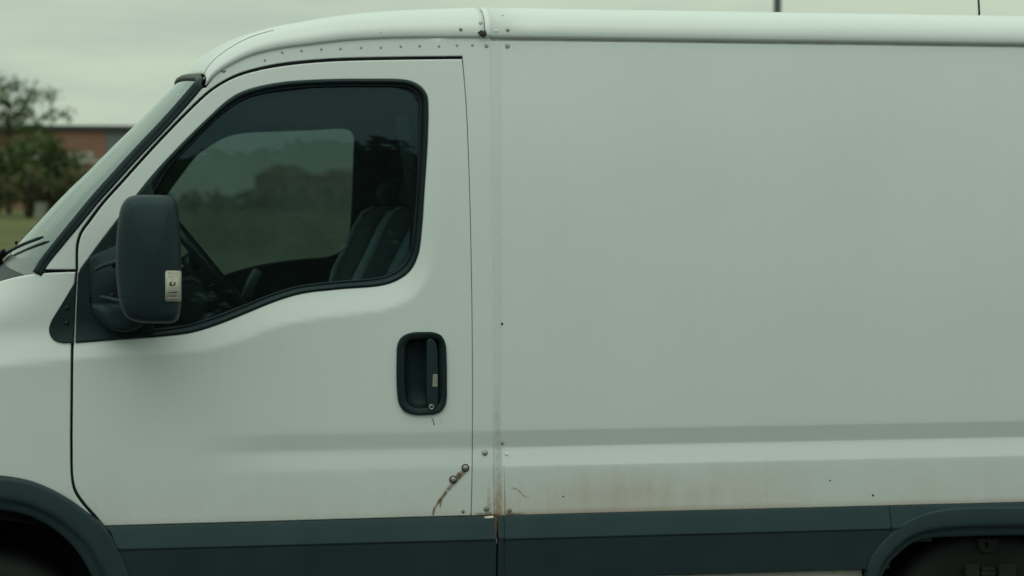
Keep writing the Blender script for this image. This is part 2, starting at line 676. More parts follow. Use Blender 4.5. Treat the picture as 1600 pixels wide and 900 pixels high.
def box(c, s, rotz=0.0):
    cx, cy, cz = c
    hx, hy, hz = s[0] / 2, s[1] / 2, s[2] / 2
    ca, sa = math.cos(rotz), math.sin(rotz)
    v = []
    for dz in (-hz, hz):
        for dx, dy in ((-hx, -hy), (hx, -hy), (hx, hy), (-hx, hy)):
            v.append((cx + dx * ca - dy * sa, cy + dx * sa + dy * ca, cz + dz))
    f = [(3, 2, 1, 0), (4, 5, 6, 7), (0, 1, 5, 4), (1, 2, 6, 5), (2, 3, 7, 6), (3, 0, 4, 7)]
    return v, f


def bev(o, width, seg=2, limit=40):
    m = o.modifiers.new('bevel', 'BEVEL')
    m.width = width
    m.segments = seg
    m.limit_method = 'ANGLE'
    m.angle_limit = math.radians(limit)
    wn = o.modifiers.new('wn', 'WEIGHTED_NORMAL')
    wn.keep_sharp = True
    return o


def prism(poly, y0, y1):
    """(x,z) polygon extruded along y"""
    p = np.array(poly)
    if area(p) < 0:
        p = p[::-1]
    n = len(p)
    v = [(a, y0, b) for a, b in p] + [(a, y1, b) for a, b in p]
    f = [tuple(range(n)), tuple(range(n, 2 * n))[::-1]]
    f += [(i, i + n, (i + 1) % n + n, (i + 1) % n) for i in range(n)]
    return v, f


def loft(sections, close_u=True, caps=True):
    """rings of equal length"""
    m = len(sections[0])
    V = [tuple(q) for s in sections for q in s]
    F = []
    for i in range(len(sections) - 1):
        for k in range(m if close_u else m - 1):
            a, b = i * m + k, i * m + (k + 1) % m
            F.append((a, b, b + m, a + m))
    if caps and close_u:
        F.append(tuple(range(m))[::-1])
        F.append(tuple(range((len(sections) - 1) * m, len(sections) * m)))
    return V, F


def fix_normals(o):
    bm = bmesh.new()
    bm.from_mesh(o.data)
    bmesh.ops.recalc_face_normals(bm, faces=bm.faces)
    bm.to_mesh(o.data)
    bm.free()
    return o


def sstep(x, a, b):
    t = np.clip((x - a) / (b - a), 0, 1)
    return t * t * (3 - 2 * t)


# ------------------------------------------------------------------ shape of the van's side
_zt = np.linspace(0.3, 2.5, 221)
_slope = np.interp(_zt, [0.3, 0.88, 1.0, 1.35, 1.8, 2.2, 2.5], [-0.035, -0.02, 0.0, 0.03, 0.085, 0.13, 0.17])
_yt = np.concatenate([[0], np.cumsum((_slope[1:] + _slope[:-1]) / 2 * np.diff(_zt))])
_yt -= np.interp(0.95, _zt, _yt)
Z_U, Z_M, Z_L = 1.001, 0.949, 0.891


def base(z):
    return np.interp(z, _zt, _yt)


def softclip(x, w):
    """max(0, x) with a soft corner of width w"""
    return np.where(x < -w, 0.0, np.where(x > w, x, (x + w) ** 2 / (4 * w)))


def groove(z, w=0.003):
    """pressed waist line: turns in (facing down), then out again (facing up)"""
    a, b, c = Z_U, Z_M, Z_L
    d1 = softclip(a - z, w) / (a - b)
    d2 = softclip(b - z, w) * (1 / (a - b) + 1 / (b - c))
    d3 = softclip(c - z, w) / (b - c)
    return d1 - d2 + d3


def ripple(x, z):
    return 0.0010 * np.sin(3.1 * x + 1.3 * z + 0.4) * np.sin(4.3 * z - 0.8 * x) + 0.0006 * np.sin(7.7 * x - 2.0 * z)


def S_cargo(x, z):
    ramp = softclip(Z_M - z, 0.003) / (Z_M - Z_L) - softclip(Z_L - z, 0.003) / (Z_M - Z_L)
    return base(z) + 0.0105 * groove(z) - 0.0035 * ramp + ripple(x, z)


shoulder_px = np.vstack([sm(n=4, pts=[(-420, 640), (-200, 600), (0, 572), (110, 562), (200, 554), (270, 552), (330, 545), (385, 529), (430, 511), (500, 497), (560, 490),
                             (610, 481), (645, 464), (668, 436), (680, 400), (687, 330), (690, 200), (690, 60)])])
shoulder = np.array([P(a, b)[[0, 2]] for a, b in shoulder_px])
sh_poly = np.vstack([shoulder, [(shoulder[-1][0], 3.0), (shoulder[0][0], 3.0)]])
fx0, fx1 = XX(270), XX(460)
# top edge of the front wing (bonnet line)
wing_top_px = sm([(118, 425), (68, 427), (31, 432), (0, 440), (-60, 460), (-150, 500), (-250, 560), (-330, 625), (-385, 700)])
wing_top = np.array([P(a, b)[[0, 2]] for a, b in wing_top_px])


def S_cab(x, z):
    x = np.asarray(x, float)
    z = np.asarray(z, float)
    pts = np.stack([x, z], 1)
    d = dist_to(pts, shoulder)
    sgn = np.where(inside(pts, sh_poly), d, -d)
    rec = 0.30 * (softclip(sgn, 0.008) - softclip(sgn - 0.085, 0.03))
    g = 0.0085 * groove(z, 0.005) * sstep(x, fx0, fx1)
    # nose of the van curves in towards the front
    nose = 0.30 * softclip(-1.70 - x, 0.12) ** 1.6
    # wing rolls over towards the bonnet
    dz = np.interp(x, wing_top[::-1, 0], wing_top[::-1, 1]) - z
    roll = np.where(x < wing_top[0, 0] + 0.0, 0.55 * softclip(0.085 - dz, 0.05) ** 1.0, 0.0)
    roll *= sstep(-x, -wing_top[0, 0] - 0.0, -wing_top[0, 0] + 0.35)
    return base(z) + rec + g + nose + roll + ripple(x, z)


# ------------------------------------------------------------------ the van
van = empty('delivery_van', (0.0, VW / 2, 0.0))
tag(van, 'old white panel van with dark grey lower cladding and rust stains by the door', 'van')

# picture outlines -----------------------------------------------------
gap_top = sm([(722, 92.2), (712, 92.3), (680, 92.7), (620, 93.5), (514, 96.5), (441, 103.5), (395, 112.5), (365, 122.5), (335, 139.5), (311, 160), (250, 222), (190, 288),
              (163, 318), (142, 346), (128, 366), (123, 384), (122, 425)])
gap_front = sm([(122, 425), (118.5, 460), (115, 540), (114, 620), (113.5, 700), (115, 748), (120, 767), (131, 784), (150, 806), (163, 822)])
door_rear = sm([(736, 806), (737.5, 740), (738, 660), (738, 560), (737, 460), (734.5, 330), (731, 220), (728, 160), (724.3, 115), (722.1, 94)])
door_px = np.vstack([gap_top[:-1], gap_front[:-1], ln((163, 822), (736, 806)), door_rear[1:-1]])
win_outer = np.vstack([sm([(151, 386), (180, 348), (215, 303), (240, 272), (283, 226), (327, 183), (356, 157), (376, 145), (402, 136.5), (442, 129), (500, 125), (572, 124),
                           (630, 125), (645, 128.5), (658, 136), (667, 149), (669, 166), (668, 220), (663, 300), (659, 358), (653, 399), (639, 425), (607, 443.5), (529, 452),
                           (471, 459), (428, 472), (384, 490), (341, 507), (298, 520), (240, 527)]), ln((210, 529), (118.5, 535.5)),
                       ln((121, 460), (123.5, 424), (141, 400))])
door_xz = to_xz(door_px, S_cab)
win_xz = to_xz(win_outer, S_cab)
door_seam_z = (Z_U, Z_M, Z_L)
hin = to_xz(sm([(632, 560), (633, 541), (640, 532), (655, 529.5), (680, 530), (688, 537), (689, 560), (689, 610), (687, 628), (680, 635), (665, 637.5), (648, 637), (637, 630), (633, 612)],
               closed=True, n=5), S_cab)
_hc = hin.mean(0)
handle_cut = _hc + (hin - _hc) * 1.06

door = panel('front_door', door_xz, S_cab, M['paint_door'], van, holes=[win_xz, handle_cut], zlines=door_seam_z)
mdoor = far_copy(door, van)

# cab frame: windscreen pillar, roof side and the post behind the door
gut = sm([(757, 58.5), (700, 58.5), (620, 59), (540, 63), (480, 70), (441, 75), (395, 86), (365, 99), (344, 112), (333, 121), (322, 137)])
frame_px = np.vstack([ln((66, 421)), ln((118, 421)),
                      sm([(118, 421), (118.8, 382), (124, 364), (138, 343), (159.5, 315), (187, 284.5), (247, 218.5), (308, 157), (333, 136), (363.5, 118.5), (394, 108), (440, 98.5),
                          (514, 91.5), (620, 88.6), (680, 87.9), (712, 87.6)]), ln((718, 87.6), (722.2, 87.6)), sm([(722.6, 88), (723.1, 93)]),
                      sm([(723.4, 95), (728.75, 160), (731.75, 220), (735.25, 330), (737.75, 460), (738.75, 560), (738.75, 660), (738.25, 740), (736.75, 806)]), ln((736.75, 806), (774, 805)),
                      sm([(775, 805), (775, 720), (774.5, 600), (774, 460), (772, 300), (770, 170), (768, 100), (767, 59)]), gut,
                      sm([(322, 137), (310, 140), (250, 205), (187, 272), (140, 326), (95, 379), (66, 421)])])
frame_xz = to_xz(frame_px, S_cab)
frame = panel('cab_frame', frame_xz, S_cab, M['paint_door'], van, zlines=door_seam_z, r=0.003)
mframe = far_copy(frame, van)

# front wing with its wheel arch cut-out
arch_px = sm([(159, 826), (140, 805), (100, 776), (50, 753), (0, 744), (-25, 743), (-60, 745), (-110, 757), (-150, 776), (-190, 805), (-225, 850), (-245, 900), (-255, 960)])
wing_px = np.vstack([wing_top_px[:-1], sm([(-385, 700), (-405, 780), (-410, 870), (-405, 960)])[:-1], ln((-405, 960)), arch_px[::-1][:-1],
                     sm([(158, 823.5), (146, 809), (127, 787), (115.5, 769), (111, 749), (109.5, 700), (110, 620), (111, 540), (114.5, 460), (117.5, 430)])])
wing_xz = to_xz(wing_px, S_cab)
wing = panel('front_wing', wing_xz, S_cab, M['paint_door'], van, grid=0.018)
mwing = far_copy(wing, van)

# cargo side
X_REAR = 2.55
cp_top = P(800, 63.5, 0.075)[2]
cargo_xz = np.vstack([to_xz(sm([(776, 63), (777, 170), (778, 300), (779, 480), (780, 690), (783, 712), (784, 806)]), S_cargo),
                      [(X_REAR, 0.744), (X_REAR, cp_top)]])
cargo = panel('cargo_side_panel', cargo_xz, S_cargo, M['paint'], van, zlines=door_seam_z, grid=0.02)
mcargo = far_copy(cargo, van)

# overlapping joint strip between cab and box
strip_xz = to_xz(np.vstack([sm([(773, 806), (772.5, 720), (772, 600), (771.5, 460), (769, 300), (767, 170), (765, 64)]), ln((781, 64)),
                            sm([(781.2, 170), (781.5, 300), (782, 480), (782.3, 690), (785.5, 720), (785.8, 806)])]), S_cab)
strip = panel('joint_strip', strip_xz, S_cab, M['strip'], van, r=0.0022, wall=0.006, out_shift=0.0025, zlines=door_seam_z)
mstrip = far_copy(strip, van)

# dark sheet added behind every gap, coloured for gap shade and door rubber
back_px = [(64, 425), (118, 425), (110, 500), (112, 830), (165, 826), (790, 812), (790, 58), (700, 58), (540, 63), (441, 75), (395, 86), (344, 112), (322, 140), (187, 277), (95, 384)]
hole_back = [(150, 398), (215, 312), (283, 236), (330, 190), (360, 166), (402, 146), (500, 134), (620, 133), (650, 142), (660, 160), (655, 300), (645, 395), (630, 416), (600, 434),
             (470, 448), (380, 478), (300, 508), (230, 516), (160, 520)]
back = panel('seam_backing', to_xz(np.array(back_px, float)), S_cab, M['gap'], van, holes=[to_xz(np.array(hole_back, float)), _hc + (hin - _hc) * 1.15], grid=0.05, r=0.001, wall=0.004, step=0.03, out_shift=-0.016)
mback = far_copy(back, van)

# ---- window of the driver's door
glass_hole_px = np.vstack([sm([(236, 306), (262, 262), (290, 232), (330, 191), (360, 166), (382, 153), (408, 145), (446, 138), (500, 134), (572, 133), (626, 134), (641, 137),
                               (652, 145), (658.5, 158), (659, 180), (657, 240), (653, 300), (649, 358), (643, 394), (631, 416), (603, 432.5), (527, 441),
                               (468, 448), (424, 461), (380, 479), (337, 496), (294, 509), (250, 516)]), ln((236, 517))])
glass_hole = to_xz(glass_hole_px, S_cab)
seal_px = np.vstack([win_outer])


def S_seal(x, z):
    p = np.stack([x, z], 1)
    di = dist_to(p, np.vstack([glass_hole, glass_hole[:1]]))
    do = dist_to(p, np.vstack([win_xz, win_xz[:1]]))
    t = di / (di + do + 1e-6)
    return S_cab(x, z) + 0.012 * (1 - t) - 0.009 * np.sin(t * math.pi) ** 0.8


win_in = to_xz(win_outer, S_cab)
_o, _k = outward(win_in if area(win_in) > 0 else win_in[::-1])
seal = panel('window_seal', win_in, S_seal, M['rubber'], door, holes=[glass_hole], grid=0.004, r=0.0015, wall=0.03, step=0.005)
lipc = resample(glass_hole, 0.012)
lip3 = [(q[0], float(S_cab(q[:1], q[1:])[0]) + 0.008, q[1]) for q in np.vstack([lipc, lipc[:1]])]
v, f = tube(lip3, 0.0035, 8, cap=False)
mk('seal_lip', v, f, M['rubber'], door)
pane_xz = to_xz(np.vstack([sm([(225, 306), (262, 256), (330, 186), (360, 160), (408, 140), (500, 129), (626, 129), (650, 140), (663, 160), (658, 300), (648, 396), (634, 420), (603, 437),
                               (468, 453), (380, 484), (294, 514), (225, 521)])]), S_cab)
panel('window_pane', pane_xz, lambda x, z: base(z) + 0.0425, M['glass'], door, grid=0.03, r=0.001, wall=0.002, step=0.02)

# ---- far door: glass and inner trim with its own opening
far_open_px = np.vstack([sm([(238, 338), (262, 303), (288, 268), (309, 242), (335, 224), (355, 213.5), (379, 208), (430, 205), (486, 203), (538, 201), (549, 204.5), (554, 213),
                             (553.5, 240), (552, 290), (549, 346), (546, 368), (536, 390), (518, 400), (471, 405), (413, 413), (379, 421), (350, 430), (300, 447), (240, 466)])])
TY = VW - 0.13
trim_px_world = to_xz(np.array([(66, 430), (60, 700), (165, 815), (735, 805), (735, 66), (620, 66), (514, 70), (441, 81), (380, 100), (338, 125), (305, 158), (187, 284), (95, 392)], float), None, 0.06)
far_open = to_xz(far_open_px, None, TY)
ftrim = panel('door_trim', trim_px_world, lambda x, z: np.full_like(x, TY), M['interior'], mdoor, holes=[far_open], grid=0.06, r=0.008, wall=0.05, step=0.02)
fpane = to_xz(np.vstack([sm([(215, 340), (262, 290), (309, 232), (355, 204), (430, 196), (540, 193), (562, 206), (561, 290), (555, 370), (540, 398), (471, 412), (350, 438), (215, 475)])]), None, VW - 0.05)
panel('window_pane', fpane, lambda x, z: np.full_like(x, VW - 0.05), M['glass_far'], mdoor, grid=0.08, r=0.001, wall=0.003, step=0.03)
# near inner trim
near_open = to_xz(np.array([(100, 400), (215, 295), (327, 172), (400, 128), (500, 117), (640, 119), (676, 150), (668, 300), (660, 400), (640, 432), (600, 450), (470, 466), (380, 498), (300, 528),
                            (120, 545)], float), None, 0.10)
panel('door_trim', trim_px_world, lambda x, z: np.full_like(x, 0.10), M['interior'], door, holes=[near_open], grid=0.08, r=0.004, wall=0.01, step=0.03)

# ---- windscreen
wb = [(56, 437), (70, 412), (95, 380), (124, 344), (152, 310), (178, 281), (214, 241), (262, 190), (300, 147), (321, 121)]
wsc = sm(wb, n=5)
edge3 = []
for a, b in wsc:
    q = to_xz([(a, b)], S_cab)[0]
    yy = float(S_cab(np.array([q[0]]), np.array([q[1]]))[0])
    edge3.append((q[0], yy, q[1]))
edge3 = np.array(edge3)
NR = len(edge3)
tt = np.linspace(0, 1, NR)
BOW = 0.155 * (1 - tt) + 0.075 * tt
BP = 2.3


def screen_pt(row, s, out=0.0):
    i = row * (NR - 1)
    i0 = min(int(i), NR - 2)
    f = i - i0
    e = edge3[i0] * (1 - f) + edge3[i0 + 1] * f
    b = BOW[i0] * (1 - f) + BOW[i0 + 1] * f
    k = 1 - abs(1 - 2 * s) ** BP
    y = e[1] + s * (VW - 2 * e[1])
    return np.array([e[0] - b * k - out * 0.8, y, e[2] + 0.035 * k + out * 0.6])


NS = 60
ss = 0.5 - 0.5 * np.cos(np.linspace(0, math.pi, NS))
V = [screen_pt(i / 30, s) for i in range(31) for s in ss]
F = [(i * NS + k, i * NS + k + 1, (i + 1) * NS + k + 1, (i + 1) * NS + k) for i in range(30) for k in range(NS - 1)]
wscreen = fix_normals(mk('windscreen', V, F, M['windscreen'], van))
# its black frit band round the base
V = [screen_pt(r_ * 0.075, s, 0.0015) for r_ in (0, 0.5, 1) for s in ss]
F = [(i * NS + k, i * NS + k + 1, (i + 1) * NS + k + 1, (i + 1) * NS + k) for i in range(2) for k in range(NS - 1)]
fix_normals(mk('frit_band', V, F, simple('grey_frit', (0.10, 0.12, 0.12), 0.25), wscreen))


def seal_strip(path, width, height, nrms):
    """flat rubber section swept along the screen edge"""
    p = np.array(path)
    T = np.gradient(p, axis=0)
    T /= np.linalg.norm(T, axis=1)[:, None]
    prof = [(-1, 0), (-0.92, 0.5), (-0.6, 0.9), (-0.1, 1.0), (0.25, 0.82), (0.4, 0.62), (0.7, 0.7), (0.95, 0.45), (1.0, 0), (0, -0.6)]
    secs = []
    for i in range(len(p)):
        n = np.array(nrms[i])
        n = n - (n @ T[i]) * T[i]
        n /= np.linalg.norm(n)
        b = np.cross(T[i], n)
        wd = width * (1.0 if nrms[i][0] > -0.4 else 0.66)
        secs.append([p[i] + b * a * wd / 2 + n * h * height for a, h in prof])
    return loft(secs)


path, nr = [], []
for r_ in np.linspace(0.035, 0.945, 44):
    path.append(screen_pt(r_, 0.0045))
    nr.append((-0.35, -0.9, 0.35))
rc, sc0 = 0.945, 0.0045
for a in np.linspace(0, 90, 9)[1:]:
    a = math.radians(a)
    path.append(screen_pt(0.945 + 0.045 * math.sin(a), 0.0045 + 0.05 * (1 - math.cos(a))))
    nr.append((-0.5, -0.65 + 0.3 * math.sin(a), 0.5))
for s in np.linspace(0.0545, 0.5, 24)[1:]:
    path.append(screen_pt(0.99, s))
    nr.append((-0.7, -0.3 * (1 - 2 * s), 0.6))
half, hn = list(path), list(nr)
path += [np.array((q[0], VW - q[1], q[2])) for q in half[::-1][1:]]
nr += [(q[0], -q[1], q[2]) for q in hn[::-1][1:]]
v, f = seal_strip(path, 0.034, 0.011, nr)
fix_normals(mk('windscreen_seal', v, f, M['rubber'], wscreen))

# ---- cab roof
g3 = []
for a, b in sm([(756.5, 57), (700, 57), (620, 57.5), (540, 61.5), (480, 68.5), (441, 73.5), (395, 84), (365, 97), (344, 109.5), (332, 119), (322, 131)], n=5)[::-1]:
    q = to_xz([(a, b)], S_cab)[0]
    g3.append((q[0], float(S_cab(np.array([q[0]]), np.array([q[1]]))[0]), q[1]))
g3 = np.array(g3)
xa, xb = g3[0, 0], g3[-1, 0]


def crown_prof(h, wdt, lip=0.006, n=12):
    """roof rail section from its lower lip up over the shoulder to the centre: (inset, rise)"""
    pr = [(0.012, -0.004), (0.002, -0.006), (-lip, -0.002), (-lip - 0.002, 0.004)]
    for k in range(1, n + 1):
        a = math.radians(90 * k / n)
        pr.append((-lip - 0.002 + wdt * (1 - math.cos(a)), 0.004 + h * math.sin(a) ** 0.92))
    return pr


def roof_section(x, yg, zg, h, wdt, bow, rise):
    pr = crown_prof(h, wdt)
    left = []
    for iy, rz in pr:
        left.append((yg + iy, zg + rz))
    y1, z1 = left[-1]
    for s in np.linspace(0, 1, 9)[1:]:
        yy = y1 + (VW / 2 - y1) * s
        left.append((yy, z1 + rise * (1 - (1 - s) ** 2)))
    out = []
    for yy, zz in left:
        sfrac = max(0, (yy - yg) / (VW - 2 * yg))
        k = 1 - abs(1 - 2 * sfrac) ** BP
        out.append((x - bow * k, yy, zz))
    for q in out[::-1][1:]:
        out.append((q[0], VW - q[1], q[2]))
    return out


secs = []
for q in g3:
    t = (q[0] - xa) / (xb - xa)
    te = t ** 0.45
    secs.append(roof_section(q[0], q[1], q[2], 0.030 + 0.066 * te, 0.10 + 0.06 * te, 0.075 * (1 - t) ** 1.6, 0.02 + 0.012 * t))
v, f = loft(secs, close_u=False)
cab_roof = fix_normals(mk('cab_roof', v, f, M['paint_door'], van))
seam_pts = [np.array(q[10]) + np.array([0, -0.0002, 0.0002]) for q in secs if q[0][0] < xa + 0.26 * (xb - xa)]
v, f = tube(sm(seam_pts, n=3), 0.0011, 6)
mk('roof_seam', v, f, simple('brown_seam_sealer', (0.22, 0.19, 0.15), 0.8, var=0.4, nscale=90), cab_roof)
# cargo roof
xc0 = P(763, 50)[0]
ygc = float(S_cargo(np.array([0.3]), np.array([2.178]))[0])
zgc = P(1200, 62.2, ygc)[2]
secs = [roof_section(x, ygc, zgc, 0.095, 0.165, 0, 0.03) for x in np.linspace(xc0, X_REAR, 14)]
v, f = loft(secs, close_u=False)
cargo_roof = fix_normals(mk('cargo_roof', v, f, M['paint'], van))
for rf_ in (cab_roof, cargo_roof):
    so_ = rf_.modifiers.new('skin', 'SOLIDIFY')
    so_.thickness = 0.004
    so_.offset = -1
v, f = box(((xc0 + X_REAR) / 2, ygc + 0.019, zgc - 0.002), (X_REAR - xc0 - 0.01, 0.03, 0.03))
mk('gutter_channel', v, f, simple('gutter_shade_grey', (0.46, 0.48, 0.46), 0.8), van, smooth=False)  # grey box added to darken the shadow line under the roof lip
# joint cover bead over the roof seam
sec = roof_section(0, ygc, zgc, 0.095, 0.165, 0, 0.03)
xj = P(768, 40)[0]
ring = []
for dx, up in ((-0.008, 0.0003), (-0.006, 0.0014), (0.006, 0.0014), (0.008, 0.0003)):
    rr = []
    for k, q in enumerate(sec):
        cy, cz = VW / 2, 1.9
        d = np.array([q[1] - cy, q[2] - cz]); d /= np.linalg.norm(d)
        rr.append((xj + dx, q[1] + d[0] * up, q[2] + d[1] * up))
    ring.append(rr)
v, f = loft(ring, close_u=False)
fix_normals(mk('roof_joint_strip', v, f, M['paint'], van))
# rear wall of the box, floor, bulkhead
zr = [(q[1], q[2]) for q in roof_section(0, ygc, zgc, 0.095, 0.165, 0, 0.03)]
poly = [(0.02, 0.55)] + zr + [(VW - 0.02, 0.55)]
n = len(poly)
V = [(X_REAR - 0.01, a, b) for a, b in poly] + [(X_REAR + 0.03, a, b) for a, b in poly]
F = [tuple(range(n)), tuple(range(n, 2 * n))[::-1]] + [(i, (i + 1) % n, (i + 1) % n + n, i + n) for i in range(n)]
fix_normals(mk('rear_wall', V, F, M['paint'], van, smooth=False))
xbk = P(735, 300, 0.05)[0]
poly = [(0.07, 0.50)] + [(max(0.105, a), min(b - 0.02, 2.235)) for a, b in zr[4:-4]] + [(VW - 0.07, 0.5)]
n = len(poly)
V = [(xbk, a, b) for a, b in poly] + [(xbk + 0.02, a, b) for a, b in poly]
F = [tuple(range(n)), tuple(range(n, 2 * n))[::-1]] + [(i, (i + 1) % n, (i + 1) % n + n, i + n) for i in range(n)]
fix_normals(mk('bulkhead', V, F, M['interior'], van, smooth=False))
v, f = join([box(((-1.0 + X_REAR) / 2 + 0.0, VW / 2, 0.80), (X_REAR + 1.0 - 0.04, VW - 0.10, 0.05))])
mk('floor_pan', v, f, M['under'], van, smooth=False)
# headlining under the cab roof
secs = []
for q in g3[2:]:
    t = (q[0] - xa) / (xb - xa)
    row = []
    for s in np.linspace(0, 1, 25):
        k = 1 - abs(1 - 2 * s) ** BP
        yy = 0.13 + s * (VW - 0.26)
        row.append((q[0] - 0.06 * (1 - t) ** 1.6 * k + 0.02, yy, q[2] - 0.035 + 0.05 * math.sin(math.pi * s) ** 0.5))
    secs.append(row)
v, f = loft(secs, close_u=False)
mk('headlining', v, f, M['interior'], van)

# ---- bonnet and nose
secs = []
for a, b in [q for q in wing_top[::2] if q[0] < XX(-70)]:
    yy = float(S_cab(np.array([a]), np.array([b - 0.004]))[0]) + 0.006
    row = []
    for s in np.linspace(0, 1, 31):
        k = 1 - abs(1 - 2 * s) ** 2.2
        t = sstep(-a, 1.35, 2.25)
        row.append((a - (0.22 + 0.1 * t) * k * sstep(-a, 1.2, 1.6), yy + s * (VW - 2 * yy), b - 0.002 + 0.035 * k * sstep(-a, 1.75, 2.2) - 0.035 * k * (1 - sstep(-a, 1.75, 2.2))))
    secs.append(row)
v, f = loft(secs, close_u=False)
bonnet = fix_normals(mk('bonnet', v, f, M['paint_door'], van))
# bumper and grille below the bonnet's front edge
row0 = np.array(secs[-1])
def nose_rows(z0, z1, out, name, mat):
    rows = []
    for k, (zz, o_) in enumerate(((z0, 0.0), (z0 - 0.03, out), ((z0 + z1) / 2, out * 1.15), (z1 + 0.03, out), (z1, 0.0))):
        rows.append([(q[0] - o_ * 0.06 - 0.01, q[1], zz) for q in row0])
    v, f = loft(rows, close_u=False)
    return fix_normals(mk(name, v, f, mat, van))
zt = float(row0[0][2])
nose_rows(zt, 0.70, 0.5, 'grille', M['plastic'])
nose_rows(0.69, 0.28, 2.2, 'bumper', M['clad'])
for yy in (0.30, VW - 0.30):
    j = int(np.argmin(abs(row0[:, 1] - yy)))
    v, f = loft([[(row0[j][0] - 0.05 - 0.02 * math.cos(b_) + 0.0, yy + math.cos(a_) * 0.11 * math.sin(b_), 0.86 + math.sin(a_) * 0.13 * math.sin(b_)) for a_ in np.linspace(0, 2 * math.pi, 17)[:-1]]
                 for b_ in np.radians([90, 60, 30, 8])])
    fix_normals(mk('headlight', v, f, M['lamp'], van))

# ---- scuttle panel and wiper in front of the screen
V, F = [], []
rows = []
for dx, dz in ((0.0, 0.0), (-0.03, -0.03), (-0.12, -0.055), (-0.24, -0.085)):
    rows.append([screen_pt(0.0, s) + np.array([dx, 0, dz]) for s in np.linspace(0.03, 0.97, 40)])
v, f = loft(rows, close_u=False)
fix_normals(mk('scuttle_panel', v, f, M['plastic'], van))


def wiper(s_tip, r_tip, s_base, name='wiper'):
    tip = screen_pt(r_tip, s_tip, 0.02)
    bs = screen_pt(0.02, s_base, 0.03) + np.array([-0.03, 0, 0])
    n = 14
    pts = []
    for k in np.linspace(0, 1, n):
        q = screen_pt(0.02 + (r_tip - 0.02) * k, s_base + (s_tip - s_base) * k, 0.012)
        pts.append(q)
    a = tube(pts, [0.0055] * (n - 1) + [0.003], 8)
    arm = []
    for k in np.linspace(0, 1, 8):
        arm.append(screen_pt(0.0 + (r_tip * 0.3) * k, s_base + (s_tip - s_base) * 0.3 * k, 0.026))
    b_ = tube(arm, np.linspace(0.012, 0.007, 8), 8)
    c_ = tube([arm[0] + np.array([0.0, 0, -0.04]), arm[0] + np.array([0, 0, 0.012])], 0.019, 10)
    v, f = join([a, b_, c_])
    return mk(name, v, f, M['plastic'], van)


wiper(0.085, 0.215, 0.36)
wiper(0.50, 0.12, 0.80)

# ---- front corner trim (mirror sail) on wing and door
sailw_px = np.vstack([sm([(119.5, 436), (110, 452), (95, 477), (80, 502), (76.5, 514), (79, 525), (86, 532.5), (97, 536)]), ln((115.5, 535.8)), ln((117.5, 480))])
sailw = panel('corner_trim', to_xz(sailw_px, S_cab), S_cab, M['plastic'], van, r=0.004, wall=0.012, out_shift=0.006, grid=0.012)
saild_px = np.vstack([ln((122, 427)), sm([(142, 398), (160, 374), (185, 343), (215, 305), (236, 282)]), ln((240, 300), (240, 518)), ln((215, 527), (118, 534.5), (119.5, 480))])
saild = panel('corner_trim', to_xz(saild_px, S_cab), S_cab, M['plastic'], door, r=0.003, wall=0.02, out_shift=0.007, grid=0.012)
# raised vertical edge of the sail where the mirror foot begins
p3 = [np.array([*to_xz([(141.5, y)], S_cab)[0]]) for y in (399, 430, 462, 474)]
v, f = tube([(q[0], float(S_cab(q[:1], q[1:])[0]) - 0.008, q[1]) for q in p3], 0.0022, 8)
mk('trim_bead', v, f, M['rubber'], saild)


# ---- studs, rivets and screws
def disc_stack(c, nrm, prof, seg=12):
    """lathe about nrm at c: prof = [(radius, height)]"""
    n = np.array(nrm, float)
    n /= np.linalg.norm(n)
    a = np.cross(n, [0, 0, 1.0] if abs(n[2]) < 0.9 else [1.0, 0, 0])
    a /= np.linalg.norm(a)
    b = np.cross(n, a)
    V, F = [], []
    for r_, h in prof:
        for k in range(seg):
            t = 2 * math.pi * k / seg
            V.append(np.array(c) + (a * math.cos(t) + b * math.sin(t)) * r_ + n * h)
    for i in range(len(prof) - 1):
        for k in range(seg):
            F.append((i * seg + k, i * seg + (k + 1) % seg, (i + 1) * seg + (k + 1) % seg, (i + 1) * seg + k))
    F.append(tuple(range((len(prof) - 1) * seg, len(prof) * seg)))
    return V, F


def side_point(px, py, Sf):
    q = to_xz([(px, py)], Sf)[0]
    x, z = np.array([q[0]]), np.array([q[1]])
    e = 1e-3
    y = float(Sf(x, z)[0])
    n = np.array([float((Sf(x + e, z) - Sf(x - e, z))[0]) / (2 * e), -1.0, float((Sf(x, z + e) - Sf(x, z - e))[0]) / (2 * e)])
    return np.array([q[0], y, q[1]]), n / np.linalg.norm(n)


def dome(r_, h):
    return [(r_, -0.001)] + [(r_ * math.cos(math.radians(a)), h * math.sin(math.radians(a))) for a in (0, 25, 50, 75)]


rivet_mesh = {}


def stud(name, px, py, r_, h, mat, parent, Sf, lift=0.0, seg=12):
    c, n = side_point(px, py, Sf)
    v, f = disc_stack(c + n * lift, n, dome(r_, h), seg)
    return fix_normals(mk(name, v, f, mat, parent))


